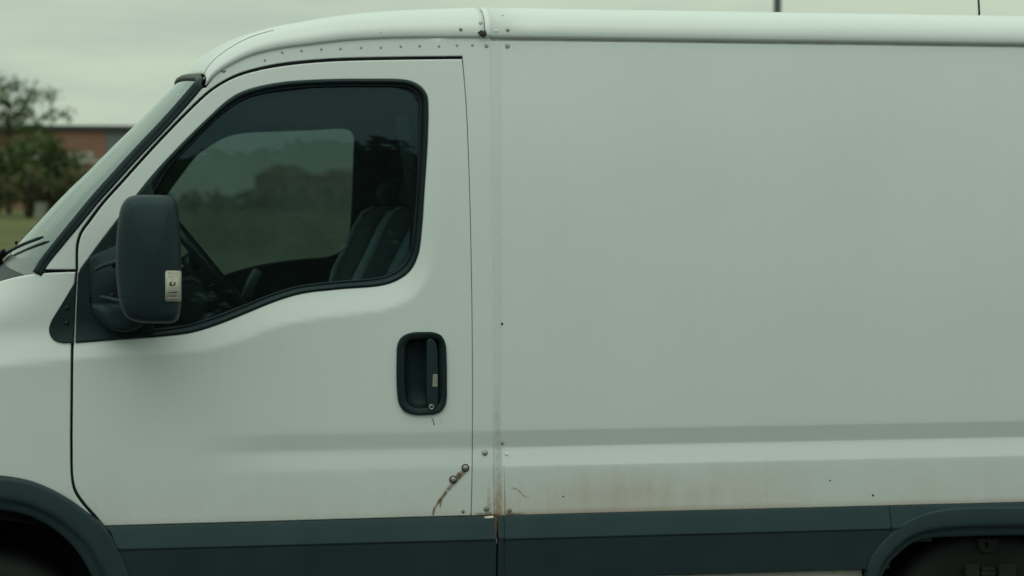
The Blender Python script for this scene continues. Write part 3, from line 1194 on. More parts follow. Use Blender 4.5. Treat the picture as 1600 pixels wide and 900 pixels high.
for px, py in ((441, 82), (471, 79.5), (502, 77), (532, 76), (564, 74.5), (595, 74), (626, 72.5), (656, 72), (686, 72), (714, 71), (738, 70.5), (414, 94)):
    stud('rivet', px, py, 0.0042, 0.0022, M['rivet'], frame, S_cab)
stud('rivet', 760, 71.5, 0.0065, 0.0035, M['rivet'], frame, S_cab)
stud('rivet', 793, 72, 0.0075, 0.004, M['rivet'], cargo, S_cargo)
stud('rivet', 757.5, 707.5, 0.0095, 0.005, M['steel'], frame, S_cab)
stud('rivet', 760, 795, 0.0085, 0.006, M['rustbolt'], frame, S_cab)
stud('rivet', 723.5, 799, 0.0055, 0.004, M['rustbolt'], door, S_cab)
stud('rivet', 796, 797.5, 0.0075, 0.004, M['rustbolt'], cargo, S_cargo)
stud('rivet', 785, 692, 0.005, 0.004, M['steel'], strip, S_cab, 0.001)
stud('rivet', 791.5, 709.5, 0.006, 0.003, M['paint'], cargo, S_cargo)
stud('rivet', 784.5, 506, 0.0038, 0.003, M['washer'], cargo, S_cargo)
stud('rivet', 788, 452, 0.003, 0.0015, M['paint'], cargo, S_cargo)
stud('rivet', 788, 371, 0.003, 0.0015, M['paint'], cargo, S_cargo)
stud('rivet', 770, 126, 0.004, 0.0015, M['strip'], strip, S_cab)
for px, py in ((1297, 751), (1364, 774), (880, 776)):
    stud('stone_chip', px, py, 0.0028 if px < 1300 else 0.004, 0.0006, M['washer'], cargo, S_cargo, seg=7)
stud('screw', 349.5, 110, 0.007, 0.004, M['steel'], frame, S_cab)
for px, py in ((104.5, 481), (104.5, 504.5)):
    stud('stud', px, py, 0.0072, 0.005, M['plastic'], sailw, lambda x, z: S_cab(x, z) - 0.006)
for px, py in ((727, 731), (708, 749)):
    c, n = side_point(px, py, S_cab)
    v, f = disc_stack(c, n, [(0.0118, -0.001), (0.0118, 0.002), (0.0105, 0.003), (0.008, 0.003)], 18)
    ws = fix_normals(mk('washer', v, f, M['washer'], door))
    v, f = disc_stack(c + n * 0.003, n, dome(0.0085, 0.0042), 16)
    fix_normals(mk('screw', v, f, M['steel'], door))


# studs on the roof rail
def rail_point(px, py, roofx=None):
    """where a picture point falls on the roof rail"""
    best = None
    for k in range(1, 90):
        Yv = 0.03 + k * 0.002
        q = P(px, py, Yv)
        if q[0] < xc0:
            t = np.clip((q[0] - xa) / (xb - xa), 0, 1)
            te = t ** 0.45
            gx = np.interp(q[0], g3[:, 0], np.arange(len(g3)))
            i0 = min(int(gx), len(g3) - 2)
            g_ = g3[i0] + (g3[i0 + 1] - g3[i0]) * (gx - i0)
            sec = roof_section(q[0], g_[1], g_[2], 0.030 + 0.066 * te, 0.10 + 0.06 * te, 0, 0.03)
        else:
            sec = roof_section(q[0], ygc, zgc, 0.095, 0.165, 0, 0.03)
        sec = np.array(sec[2:18])
        for a, b in zip(sec[:-1], sec[1:]):
            if min(a[1], b[1]) - 1e-3 <= Yv <= max(a[1], b[1]) + 1e-3:
                zz = a[2] + (b[2] - a[2]) * np.clip((Yv - a[1]) / (b[1] - a[1] + 1e-9), 0, 1)
                e = abs(zz - q[2])
                if best is None or e < best[0]:
                    n = np.array([0, -(b[2] - a[2]), (b[1] - a[1])])
                    best = (e, q, n / np.linalg.norm(n))
    return best[1], best[2]


for px, py, r_, m_, par in ((720, 46, 0.0055, 'rustbolt', cab_roof), (751, 36, 0.0065, 'steel', cab_roof), (751.5, 17.5, 0.004, 'steel', cab_roof), (595, 50, 0.003, 'paint_door', cab_roof),
                            (785, 23.5, 0.006, 'paint', cargo_roof), (793, 46, 0.0065, 'steel', cargo_roof), (775, 48.5, 0.005, 'paint', cargo_roof)):
    c, n = rail_point(px, py)
    v, f = disc_stack(c, n, dome(r_, r_ * 0.55), 12)
    fix_normals(mk('rivet', v, f, M[m_], par))
c, n = rail_point(754.5, 52.5)
bm = bmesh.new()
bmesh.ops.create_icosphere(bm, subdivisions=3, radius=0.0115)
for vv in bm.verts:
    k = 1 + 0.25 * math.sin(vv.co.x * 500 + 1) * math.sin(vv.co.z * 420)
    vv.co = Vector((vv.co.x * 1.15 * k, vv.co.y * 0.5, vv.co.z * 0.85 * k)) + Vector(c)
me = bpy.data.meshes.new('sealer_blob')
bm.to_mesh(me)
me.materials.append(M['sealer'])
ob = bpy.data.objects.new('sealer_blob', me)
col.objects.link(ob)
ob.parent = cab_roof


# ---- stains: thin films lying on the paint
def film(name, pts, widths, Sf, mat, parent, lift=0.0007, cover=None):
    p = sm(pts, n=6)
    wd = np.interp(np.linspace(0, 1, len(p)), np.linspace(0, 1, len(widths)), widths)
    cv = np.ones(len(p)) if cover is None else np.interp(np.linspace(0, 1, len(p)), np.linspace(0, 1, len(cover)), cover)
    T = np.gradient(p, axis=0)
    T /= np.linalg.norm(T, axis=1)[:, None]
    N = np.stack([-T[:, 1], T[:, 0]], 1)
    V, C = [], []
    for i in range(len(p)):
        for k, cc in ((-1, 0), (-0.4, 1), (0.4, 1), (1, 0)):
            q = to_xz([p[i] + N[i] * wd[i] / 2 * k], Sf)[0]
            V.append((q[0], float(Sf(q[:1], q[1:])[0]) - lift, q[1]))
            C.append(cc * cv[i])
    F = [(i * 4 + k, i * 4 + k + 1, (i + 1) * 4 + k + 1, (i + 1) * 4 + k) for i in range(len(p) - 1) for k in range(3)]
    o = mk(name, V, F, mat, parent)
    fix_normals(o)
    a = o.data.attributes.new('cover', 'FLOAT', 'POINT')
    a.data.foreach_set('value', C)
    return o


film('rust_streak', [(731, 729), (724, 738), (716, 746), (708, 756), (700, 765), (694, 773)], [5, 10, 11, 9, 8, 6], S_cab, M['rust'], door, 0.0006, [0.4, 0.85, 1, 0.6, 0.55, 0.5])
film('rust_streak', [(698, 768), (692, 776), (688, 781), (683, 788), (678, 797), (676.5, 805)], [5, 6, 7, 5, 4.5, 4], S_cab, M['rust'], door, 0.0009, [0.5, 0.8, 1, 0.7, 0.8, 0.7])
film('rust_streak', [(689, 780), (688.5, 787), (687.5, 794)], [5, 4, 2], S_cab, M['rust'], door, 0.0012, [0.9, 0.7, 0.2])
film('rust_streak', [(719, 740), (715, 744)], [10, 8], S_cab, M['rust'], door, 0.0014, [1, 0.8])
film('rust_streak', [(798, 762), (806, 764), (813, 769), (819, 775), (827, 777)], [2.5, 3, 3, 3, 2], S_cargo, M['rust_soft'], cargo, 0.0006, [0.6, 0.9, 0.9, 0.9, 0.4])
film('scratch', [(674, 652), (676.5, 657), (679, 664)], [1.2, 1.6, 2], S_cab, M['scratch'], door, 0.0006)
film('scratch', [(688, 659), (691, 662)], [1.5, 1.2], S_cab, M['scratch'], door, 0.0006, [0.3, 0.3])
film('rust_streak', [(742, 803), (755, 803.5), (768, 804)], [4, 7, 9], S_cab, M['rust'], frame, 0.0006, [0.3, 0.6, 0.9])
film('rust_streak', [(771.5, 805), (771.3, 760), (771, 700), (770.5, 610)], [4, 3, 2.4, 1.6], S_cab, M['rust_soft'], frame, 0.0012, [0.9, 0.6, 0.4, 0.1])
film('rust_streak', [(789, 804), (788.5, 770), (787.5, 728)], [5, 3, 2], S_cargo, M['rust_soft'], cargo, 0.0008, [1, 0.7, 0.3])
film('rust_streak', [(764, 805.5), (772, 805), (780, 804.5)], [5, 7, 5], (lambda x, z: S_cab(x, z) - 0.0028), M['rust'], strip, 0.0009, [0.7, 1, 0.7])
film('rust_streak', [(790, 803), (804, 803), (822, 802)], [6, 5, 3], S_cargo, M['rust'], cargo, 0.0006, [0.8, 0.6, 0.2])
film('rust_streak', [(765, 805), (764, 780), (763, 750)], [9, 8, 3], S_cab, M['rust_soft'], frame, 0.0008, [0.9, 0.5, 0.1])
film('rust_streak', [(779, 805), (779, 740), (777, 660), (776.5, 600)], [13, 12, 11, 9], (lambda x, z: S_cab(x, z) - 0.0025), M['rust_soft'], strip, 0.0006, [0.8, 0.36, 0.24, 0.04])

# ---- door handle
hp = sm([(619.5, 560), (621, 538), (628, 526), (643, 519.5), (660, 518.5), (677, 519), (689, 524), (695.5, 536), (697.5, 560), (698, 600), (697.5, 624), (693, 638), (684, 645.5), (668, 648),
         (645, 647.5), (631, 642), (623, 630), (620, 610)], closed=True, n=5)
hxz = to_xz(hp, S_cab)
def S_handle(x, z):
    d = dist_to(np.stack([x, z], 1), np.vstack([hin, hin[:1]]))
    return S_cab(x, z) - 0.007 * np.sin(np.clip(d / 0.022, 0, 1) * math.pi * 0.62 + 0.2) - 0.002


bezel = panel('door_handle', hxz, S_handle, M['plastic'], door, holes=[hin], grid=0.006, r=0.0025, wall=0.012, step=0.005)
# recess cup behind it
cen = hin.mean(0)
secs = []
for k, dep in ((1.04, 0.0), (1.0, 0.012), (0.94, 0.026), (0.80, 0.036), (0.5, 0.040), (0.001, 0.041)):
    secs.append([(cen[0] + (q[0] - cen[0]) * k, float(S_cab(q[:1], q[1:])[0]) + dep, cen[1] + (q[1] - cen[1]) * k) for q in hin])
v, f = loft(secs, caps=False)
mk('handle_recess', v, f, M['plastic'], door)
# the pull bar
gx = [P(px, 580)[0] for px in (666, 686)]
gp = to_xz(sm([(666, 545), (666.5, 533), (671, 529), (677, 531), (682, 540), (684, 560), (685, 600), (684.5, 625), (682, 636), (676, 640), (669, 638.5), (667, 628), (666, 600)], closed=True, n=5), S_cab)


def S_grip(x, z):
    cx = gp[:, 0].mean()
    return S_cab(x, z) - 0.006 - 0.006 * np.cos(np.clip((x - cx) / 0.02, -1, 1) * math.pi / 2)


panel('handle_grip', gp, S_grip, M['mirror'], door, grid=0.005, r=0.004, wall=0.022, step=0.005)
# dark slot right of the bar
gp2 = to_xz(np.array([(686.5, 536), (690, 538), (691, 630), (686.5, 634)], float), S_cab)
panel('handle_rail', gp2, lambda x, z: S_cab(x, z) + 0.002, M['plastic'], door, grid=0.006, r=0.001, wall=0.02, step=0.005)
lk = to_xz(np.array([(675.5, 586), (676.5, 584.5), (682, 584.5), (683, 586), (682.8, 603), (681.5, 604), (675.8, 604), (674.8, 603)], float), S_cab)
panel('lock_plate', lk, lambda x, z: S_cab(x, z) - 0.0145, M['steel'], door, grid=0.004, r=0.0012, wall=0.006, step=0.003)
c, n = side_point(673.5, 635.5, S_cab)
v, f = disc_stack(c + n * 0.010, n, [(0.0085, -0.006), (0.0085, 0.001), (0.007, 0.003), (0.0045, 0.003), (0.004, 0.0012), (0.001, 0.001)], 16)
fix_normals(mk('lock_barrel', v, f, M['steel'], door))

# ---- lower cladding
ZT, ZC = 0.744, 0.677


def S_clad(x, z):
    # lit upper bevel, crease, then a flat sunk lower face
    up = np.clip((ZT - z) / (ZT - ZC), 0, 1)
    y = -0.003 - 0.024 * up ** 0.9
    y = y + 0.004 * sstep(ZC - z, 0.0, 0.008)
    y = y + 0.10 * np.clip(ZC - 0.015 - z, 0, 1)
    return y + ripple(x, z)


def arch_Y(cx, cz, flat):
    def fn(x, z):
        d = np.sqrt((x - cx) ** 2 + (z - cz) ** 2)
        return -0.034 + 0.0 * d
    return fn


fa = to_xz(sm([(165, 824), (185, 848), (200, 876), (210, 905), (216, 935), (220, 975)]), S_clad)
zb = 0.548
x_s = P(775.2, 850, -0.015)[0]
clad1 = np.vstack([[(x_s, zb), (x_s, ZT)], fa[:1] + np.array([0, 0.002]), fa[1:4], [(P(212, 905)[0], zb)]])
panel('sill_cladding', clad1, S_clad, M['clad'], van, r=0.003, wall=0.03, zlines=(ZC, ZC - 0.006), mirror=True)
x_s2 = P(788, 850, -0.015)[0]
x_e = P(1390.5, 810, -0.01)[0]
clad2 = np.array([(x_s2, zb), (x_e, zb), (x_e, ZT), (x_s2, ZT)])
panel('sill_cladding', clad2, S_clad, M['clad'], van, r=0.003, wall=0.03, zlines=(ZC, ZC - 0.006), mirror=True)
jx0, jx1 = P(776.6, 850)[0], P(787.2, 850)[0]
panel('cladding_joint', np.array([(jx0, zb), (jx1, zb), (jx1, ZT - 0.001), (jx0, ZT - 0.001)]), lambda x, z: S_clad(x, z) + 0.003, M['clad'], van, r=0.002, wall=0.02, mirror=True)
x_r0 = P(1390.9, 810, -0.01)[0]
x_r1 = 2.5
clad3 = np.array([(x_r0, zb), (x_r1, zb), (x_r1, ZT), (x_r0, ZT)])
arc_c = (1.60, 0.40)
# chipped paint and rust at the joint
film('chipped_paint', [(757, 808.3), (764, 807.8), (771, 807.3)], [2.5, 3.5, 3], S_clad, M['sill'], van, 0.0009)
film('rust_streak', [(775, 806), (775, 820), (774.5, 845)], [5, 4, 3], S_clad, M['rust'], van, 0.002, [1, 0.9, 0.3])

# rear arch outline (inner lip) in picture points
rin = sm([(1372, 935), (1382, 900), (1394, 880), (1408, 866), (1428, 850.5), (1442, 845.5), (1456, 842.5), (1520, 839.5), (1600, 838), (1680, 838), (1720, 842), (1752, 852), (1780, 872), (1800, 905), (1808, 940)])
rout = sm([(1346, 940), (1356, 900), (1359, 880), (1370, 860), (1389, 838), (1408, 821.5), (1440, 804.5), (1480, 795.5), (1510, 793), (1600, 792), (1690, 793), (1740, 801), (1780, 817), (1812, 845), (1832, 885), (1842, 940)])
rin_w, rout_w = to_xz(rin, None, -0.03), to_xz(rout, None, -0.03)


def arch_strip(inn, out, front):
    """moulded lip round a wheel opening: rows across from the outer to the inner edge"""
    def even(p, n=120):
        d = np.concatenate([[0], np.cumsum(np.linalg.norm(np.diff(p, axis=0), axis=1))])
        t = np.linspace(0, d[-1], n)
        return np.stack([np.interp(t, d, p[:, 0]), np.interp(t, d, p[:, 1])], 1)
    a, b = even(out), even(inn)
    rows = []
    for t, y in ((0.0, 0.010), (0.0, -0.017), (0.02, -0.022), (0.05, -0.0245), (0.10, -0.0255), (0.3, -0.0285), (0.5, -0.031), (0.60, -0.031), (0.66, -0.028), (0.70, -0.022), (0.86, -0.0195), (0.96, -0.018), (1.0, -0.013), (1.0, 0.04)):
        p = a * (1 - t) + b * t
        rows.append([(q[0], y + (0.30 * float(softclip(-1.70 - q[0], 0.12)) ** 1.6 if front else 0), q[1]) for q in p])
    v, f = loft(rows, close_u=False)
    o = fix_normals(mk('wheel_arch_trim', v, f, M['clad'], van))
    if np.mean([p.normal.y for p in o.data.polygons]) > 0:
        o.data.flip_normals()
    REG[o.name] = (v, f, [(0, -1, 0)] * len(v), M['clad'])
    v2 = [(x, VW - y, z) for x, y, z in v]
    fix_normals(mk('wheel_arch_trim', v2, [q[::-1] for q in f], M['clad'], van))


arch_strip(rin_w, rout_w, False)
ro = rout_w + np.array([0, -0.006])
c3a = np.vstack([[(x_r0, ZT)], [(x_r0, np.interp(x_r0, rout_w[:, 0], rout_w[:, 1]) - 0.012)],
                 [(q[0], min(q[1] - 0.012, ZT - 0.02)) for q in rout_w if x_r0 < q[0] < rout_w[-1][0] - 0.004 and q[1] > 0.6], [(x_r1, 0.6), (x_r1, ZT)]])
panel('sill_cladding', c3a, S_clad, M['clad'], van, r=0.003, wall=0.03, zlines=(ZC,), mirror=True)

fin = sm([(170, 975), (158, 935), (142, 900), (122, 866), (98, 840), (70, 820), (36, 805), (0, 798.5), (-25, 797), (-50, 798), (-86, 805), (-120, 820), (-148, 840), (-172, 866), (-192, 900), (-208, 940)])
fout = sm([(218, 975), (208, 925), (196, 885), (181, 852), (163, 824), (140, 806), (100, 778), (50, 755), (0, 746.5), (-25, 745), (-60, 747), (-110, 759), (-150, 778), (-190, 808), (-225, 852), (-245, 900), (-256, 940)])
fin_w, fout_w = to_xz(fin, None, -0.03), to_xz(fout, None, -0.03)


arch_strip(fin_w, fout_w, True)

# white sill under the cladding and the chassis behind
v, f = box(((P(1100, 900)[0] + P(1352, 896)[0]) / 2 - 0.45, 0.055, 0.518), (P(1352, 896)[0] - P(1100, 900)[0] + 0.9, 0.06, 0.058))
o = mk('sill_flange', v, f, M['sill'], van, smooth=False)
bev(o, 0.004)
for y_ in (0.55, VW - 0.55):
    v, f = box((0.45, y_, 0.50), (4.0, 0.07, 0.12))
    mk('chassis_rail', v, f, M['chassis'], van, smooth=False)


# ---- wheel wells and wheels
def well(cx, name='wheel_well', R=0.47):
    secs = []
    for y_ in (0.03, 0.34):
        secs.append([(cx + R * 1.0 * math.cos(a), y_, 0.37 + R * 0.84 * math.sin(a)) for a in np.linspace(-0.25, math.pi + 0.25, 33)])
    v, f = loft(secs, close_u=False)
    k = len(v)
    f.append(tuple(range(33, 66)))
    return v, f


for cx in (-1.554, 1.53):
    v, f = well(cx)
    mk('wheel_well', v, f, M['under'], van)
    mk('wheel_well', [(a, VW - b, c) for a, b, c in v], [q[::-1] for q in f], M['under'], van)


def wheel(cx, cy, side):
    R, wdt = 0.325, 0.20
    prof = [(0.20, 0.0), (0.235, -0.012), (0.285, -0.016), (0.310, -0.006), (0.322, 0.02), (0.325, 0.05), (0.325, 0.15), (0.322, 0.18), (0.31, 0.2), (0.2, 0.2)]
    def lathe(pr, seg=48):
        V, F = [], []
        for r_, h in pr:
            for k in range(seg):
                t = 2 * math.pi * k / seg
                V.append((cx + r_ * math.cos(t), cy + side * h, 0.325 + r_ * math.sin(t)))
        for i in range(len(pr) - 1):
            for k in range(seg):
                F.append((i * seg + k, i * seg + (k + 1) % seg, (i + 1) * seg + (k + 1) % seg, (i + 1) * seg + k))
        return V, F
    wp = empty('wheel', (0, 0, 0))
    wp.parent = van
    wp.location = Vector((cx, cy, 0.325)) - van.location
    def child(name, vf, mat):
        v = [(a - cx, b - cy, c - 0.325) for a, b, c in vf[0]]
        me = bpy.data.meshes.new(name)
        me.from_pydata(v, [], vf[1])
        me.polygons.foreach_set('use_smooth', [True] * len(me.polygons))
        me.materials.append(mat)
        o = bpy.data.objects.new(name, me)
        col.objects.link(o)
        o.parent = wp
        fix_normals(o)
    child('tyre', lathe(prof), M['tyre'])
    child('rim', lathe([(0.202, 0.012), (0.19, 0.0), (0.175, 0.02), (0.165, 0.045), (0.12, 0.03), (0.085, 0.0), (0.06, -0.012), (0.001, -0.014)]), M['chassis'])


for cx in (-1.554, 1.53):
    wheel(cx, 0.075, 1)
    wheel(cx, VW - 0.075, -1)

# brackets in the rear arch
bk = to_xz(sm([(1525, 840), (1526, 852), (1530, 859), (1538, 861.5), (1553, 860), (1557, 854), (1558.5, 840)], n=3), None, 0.06)
bkh = to_xz(sm([(1536, 850), (1539, 846), (1542, 850), (1539, 856)], closed=True, n=4), None, 0.06)
panel('bump_stop_bracket', bk, lambda x, z: np.full_like(x, 0.045), M['chassis'], van, holes=[bkh], grid=0.006, r=0.0015, wall=0.05, step=0.005)
v, f = join([box((*P(1440, 845, 0.0)[[0]], 0.0, P(1440, 845, 0)[2] + 0.004), (0.06, 0.02, 0.012)), ])
o = mk('arch_clip', v, f, M['plastic'], van, smooth=False)
bev(o, 0.003)
for k, (px, py, w_, h_) in enumerate(((1520, 893, 0.05, 0.05), (1545, 890, 0.045, 0.016), (1545, 897, 0.05, 0.016), (1575, 893, 0.06, 0.05))):
    q = P(px, py, 0.06)
    v, f = box((q[0], 0.085, q[2]), (w_, 0.05, h_))
    o = mk('suspension_block', v, f, M['chassis'], van, smooth=False)
    bev(o, 0.006)

# ---- wing mirror
mo = sm([(202, 307.5), (240, 304.5), (266, 306.5), (274, 312), (278, 328), (280.5, 345), (282.5, 380), (283.5, 420), (284, 468), (282.5, 484), (279, 497), (272, 503), (243, 504.5), (214, 502.5),
         (198, 495.5), (189, 482), (185, 462), (181.5, 430), (181.2, 387), (185, 343), (190, 321)], closed=True, n=6)
YM0, YM1 = -0.315, -0.085
mo_w = np.array([P(a, b, -0.22)[[0, 2]] for a, b in mo])
mc = mo_w.mean(0)
secs = []
mprof = [(0.02, YM0 + 0.0), (0.3, YM0 + 0.002), (0.5, YM0 + 0.006), (0.7, YM0 + 0.0125), (0.85, YM0 + 0.021), (0.94, YM0 + 0.033), (0.985, YM0 + 0.055), (1.0, YM0 + 0.09), (0.995, YM1 - 0.05), (0.96, YM1 - 0.015), (0.88, YM1), (0.02, YM1)]


def mirror_y(x, z):
    """front face of the mirror shell at (x, z)"""
    return 0


zsplit = P(200, 462, -0.30)[1 + 1]
for k, y_ in mprof:
    ring = []
    for q in mo_w:
        d = q - mc
        # keep the corner radius roughly constant: shrink by distance, not by ratio
        L = np.linalg.norm(d)
        ring.append((mc[0] + d[0] * k, y_ + 0.10 * (q[0] - mc[0]) * 0.0, mc[1] + d[1] * (1 - (1 - k) * (0.55 if k > 0.5 else 1))))
    secs.append(ring)
v, f = loft(secs)
mirror = fix_normals(mk('wing_mirror', v, f, M['mirror'], van))
# seam of the lower cap: a thin raised bead round the shell
bead = []
zc_ = zsplit
cand = []
zz = zc_
left = [q for q in mo_w if q[0] < mc[0]]
right = [q for q in mo_w if q[0] >= mc[0]]
xl = float(np.interp(zz, sorted(q[1] for q in left), [q[0] for q in sorted(left, key=lambda t: t[1])]))
xr = float(np.interp(zz, sorted(q[1] for q in right), [q[0] for q in sorted(right, key=lambda t: t[1])]))
for k, y_ in [(k, y_) for k, y_ in mprof[::-1] if 0.5 < k and y_ < YM1 - 0.01]:
    bead.append((mc[0] + (xl - mc[0]) * k, y_ - 0.0002, zz))
for k, y_ in [(k, y_) for k, y_ in mprof if 0.3 < k and y_ < YM1 - 0.01]:
    bead.append((mc[0] + (xr - mc[0]) * k, y_ - 0.0002, zz))
v, f = tube(bead, 0.0012, 6)
mk('shell_seam', v, f, M['rubber'], mirror)
# reflecting glass on its rear side
gl = []
xg = mo_w[:, 0].max() + 0.001
def xr_at(zv):
    rs = sorted(((q[1], q[0]) for q in mo_w if q[0] > mc[0]))
    return float(np.interp(zv, [a for a, b in rs], [b for a, b in rs]))


V = []
for zv, yv in ((-0.09, YM0 + 0.10), (-0.09, YM1 - 0.06), (0.10, YM1 - 0.06), (0.10, YM0 + 0.10)):
    V.append((xr_at(mc[1] + zv) - 0.016, yv, mc[1] + zv))
V += [(a + 0.0162, b, c) for a, b, c in V]
mg = mk('mirror_glass', V, [(0, 1, 2, 3), (7, 6, 5, 4), (0, 4, 5, 1), (1, 5, 6, 2), (2, 6, 7, 3), (3, 7, 4, 0)], M['mirror_glass'], mirror, smooth=False)
fix_normals(mg)


def on_mirror(px, py, lift):
    """point on the curved outer face of the shell"""
    q = P(px, py, YM0)
    for _ in range(6):
        dx = (q[0] - mc[0])
        zz = q[2]
        edge = (xr - mc[0]) if dx > 0 else (mc[0] - xl)
        k = min(0.9999, abs(dx) / edge)
        y_ = float(np.interp(k, [m[0] for m in mprof[:8]], [m[1] for m in mprof[:8]]))
        q = P(px, py, y_ - lift)
    return q


def sticker_quad(x0, y0, x1, y1, lift, name, mat, parent, nx=10, ny=2, rot=0):
    V, F = [], []
    for j in range(ny + 1):
        for i in range(nx + 1):
            V.append(on_mirror(x0 + (x1 - x0) * i / nx, y0 + (y1 - y0) * j / ny, lift))
    for j in range(ny):
        for i in range(nx):
            a = j * (nx + 1) + i
            F.append((a, a + 1, a + nx + 2, a + nx + 1))
    return V, F


def flat_on_mirror(poly_px, lift):
    V = [on_mirror(a, b, lift) for a, b in poly_px]
    return V, [tuple(range(len(V)))]


def rrect(x0, y0, x1, y1, r_):
    out = []
    for cx, cy, a0 in ((x1 - r_, y0 + r_, -90), (x1 - r_, y1 - r_, 0), (x0 + r_, y1 - r_, 90), (x0 + r_, y0 + r_, 180)):
        for a in (0, 30, 60, 90):
            t = math.radians(a0 + a)
            out.append((cx + r_ * math.cos(t), cy + r_ * math.sin(t)))
    return out


# body of the sticker as narrow vertical slices so it follows the curve
parts = []
cols = np.linspace(258.2, 283.2, 15)
for a, b in zip(cols[:-1], cols[1:]):
    ins = lambda x: 2.2 * max(0, 1 - min(x - 258.2, 283.2 - x) / 2.2) ** 2
    parts.append(([on_mirror(a, 423 + ins(a), 0.0022), on_mirror(b, 423 + ins(b), 0.0022), on_mirror(b, 471 - ins(b), 0.0022), on_mirror(a, 471 - ins(a), 0.0022)], [(0, 1, 2, 3)]))
v, f = join(parts)
st = mk('mirror_sticker', v, f, M['sticker'], mirror)
bmv = bmesh.new(); bmv.from_mesh(st.data)
bmesh.ops.remove_doubles(bmv, verts=bmv.verts, dist=1e-5)
bmesh.ops.recalc_face_normals(bmv, faces=bmv.faces)
bmv.to_mesh(st.data); bmv.free()
sd_ = st.modifiers.new('thick', 'SOLIDIFY'); sd_.thickness = 0.0012; sd_.offset = 0
ink = []
foil = []
def bar(lst, x0, y0, x1, y1, n=6):
    c_ = np.linspace(x0, x1, n)
    for a, b in zip(c_[:-1], c_[1:]):
        lst.append(([on_mirror(a, y0, 0.0032), on_mirror(b, y0, 0.0032), on_mirror(b, y1, 0.0032), on_mirror(a, y1, 0.0032)], [(0, 1, 2, 3)]))
bar(foil, 260.5, 424.5, 281, 425.7); bar(foil, 261.5, 430.2, 281, 431.6)
bar(foil, 261, 433.4, 281.5, 434.1)
bar(foil, 260.6, 434, 261.4, 455, 2); bar(foil, 281, 434, 281.6, 455, 2)
bar(foil, 262, 464.8, 281, 465.6)
bar(ink, 262.5, 456.6, 280, 457.6); bar(ink, 270, 455.8, 280, 456.6)
bar(ink, 262, 427.6, 280.5, 428.1)
# round emblem: dark broken ring with a pale wedge
for a0, a1, r0, r1 in ((-50, 60, 2.2, 5.0), (75, 190, 1.8, 5.2), (195, 255, 2.6, 5.0)):
    aa = np.radians(np.linspace(a0, a1, 6))
    for p_, q_ in zip(aa[:-1], aa[1:]):
        cx, cy = 269.6, 443.4
        quad = [(cx + r0 * math.cos(p_), cy + 0.8 * r0 * math.sin(p_)), (cx + r1 * math.cos(p_), cy + 0.8 * r1 * math.sin(p_)), (cx + r1 * math.cos(q_), cy + 0.8 * r1 * math.sin(q_)), (cx + r0 * math.cos(q_), cy + 0.8 * r0 * math.sin(q_))]
        ink.append(([on_mirror(*q, 0.0032) for q in quad], [(0, 1, 2, 3)]))
bar(ink, 269.2, 436, 270.2, 437.4, 2)
# small illegible characters in the bottom box
for x0, y0, x1, y1 in ((265, 461, 265.8, 463.8), (265, 463.1, 266.6, 463.8), (268.8, 461.2, 269.6, 463.8), (269.6, 463.1, 270.8, 463.8), (270.9, 461.8, 271.6, 463.8), (272.6, 460.6, 273.3, 463.8), (273.3, 460.6, 274.8, 461.2), (273.3, 462, 274.4, 462.6)):
    bar(ink, x0, y0, x1, y1, 2)
v, f = join(ink)
fix_normals(mk('sticker_print', v, f, M['ink'], mirror))
v, f = join(foil)
fix_normals(mk('sticker_emboss', v, f, M['foil'], mirror))

# mirror foot: rounded block standing on the corner trim, and the two arms
fo = sm([(142.5, 402), (160, 392), (190, 380), (225, 380), (232, 440), (230, 500), (218, 512), (200, 517.5), (183, 516.5), (166, 508), (153, 495), (145, 478), (142.5, 462), (142, 430)], closed=True, n=5)
fo_w = to_xz(fo, S_cab)
fc = fo_w.mean(0)
secs = []
for k, dep in ((1.0, 0.0), (1.0, 0.012), (0.985, 0.020), (0.95, 0.026)):
    secs.append([(fc[0] + (q[0] - fc[0]) * k, 0.0 - dep, fc[1] + (q[1] - fc[1]) * k) for q in fo_w])
secs = [[(a, float(S_cab(np.array([q[0]]), np.array([q[1]]))[0]) + b - 0.006, c) for (a, b, c), q in zip(s_, fo_w)] for s_ in secs]
v, f = loft(secs)
fix_normals(mk('mirror_mount', v, f, M['plastic'], mirror))
# lower swelling of the foot
lo_ = sm([(143, 473), (148, 488), (158, 501), (170, 510), (186, 516), (203, 517), (217, 511), (228, 500), (228, 473)], n=5)
lo_w = to_xz(lo_, S_cab)
lc = lo_w.mean(0)
secs = []
for k, dep in ((1.0, 0.020), (0.99, 0.045), (0.95, 0.07), (0.86, 0.085), (0.4, 0.09)):
    secs.append([(lc[0] + (q[0] - lc[0]) * k, float(S_cab(np.array([q[0]]), np.array([q[1]]))[0]) - dep, lc[1] + (q[1] - lc[1]) * k) for q in lo_w])
v, f = loft(secs)
fix_normals(mk('mirror_foot', v, f, M['mirror'], mirror))
for pts in ([(150, 420.5, -0.03), (165, 414, -0.07), (185, 408, -0.13), (215, 402, -0.17)], [(157, 464, -0.04), (170, 466, -0.08), (188, 470, -0.13), (215, 470, -0.17)]):
    pp = sm([tuple(P(a, b, c)) for a, b, c in pts], n=5)
    v, f = tube(pp, 0.0065, 8)
    mk('mirror_arm', v, f, M['mirror'], mirror)
for px, py in ((178, 415), (176, 461)):
    q = P(px, py, -0.09)
    v, f = disc_stack(q, (0, -1, 0.2), dome(0.0075, 0.005), 12)
    fix_normals(mk('mirror_bolt', v, f, M['chassis'], mirror))

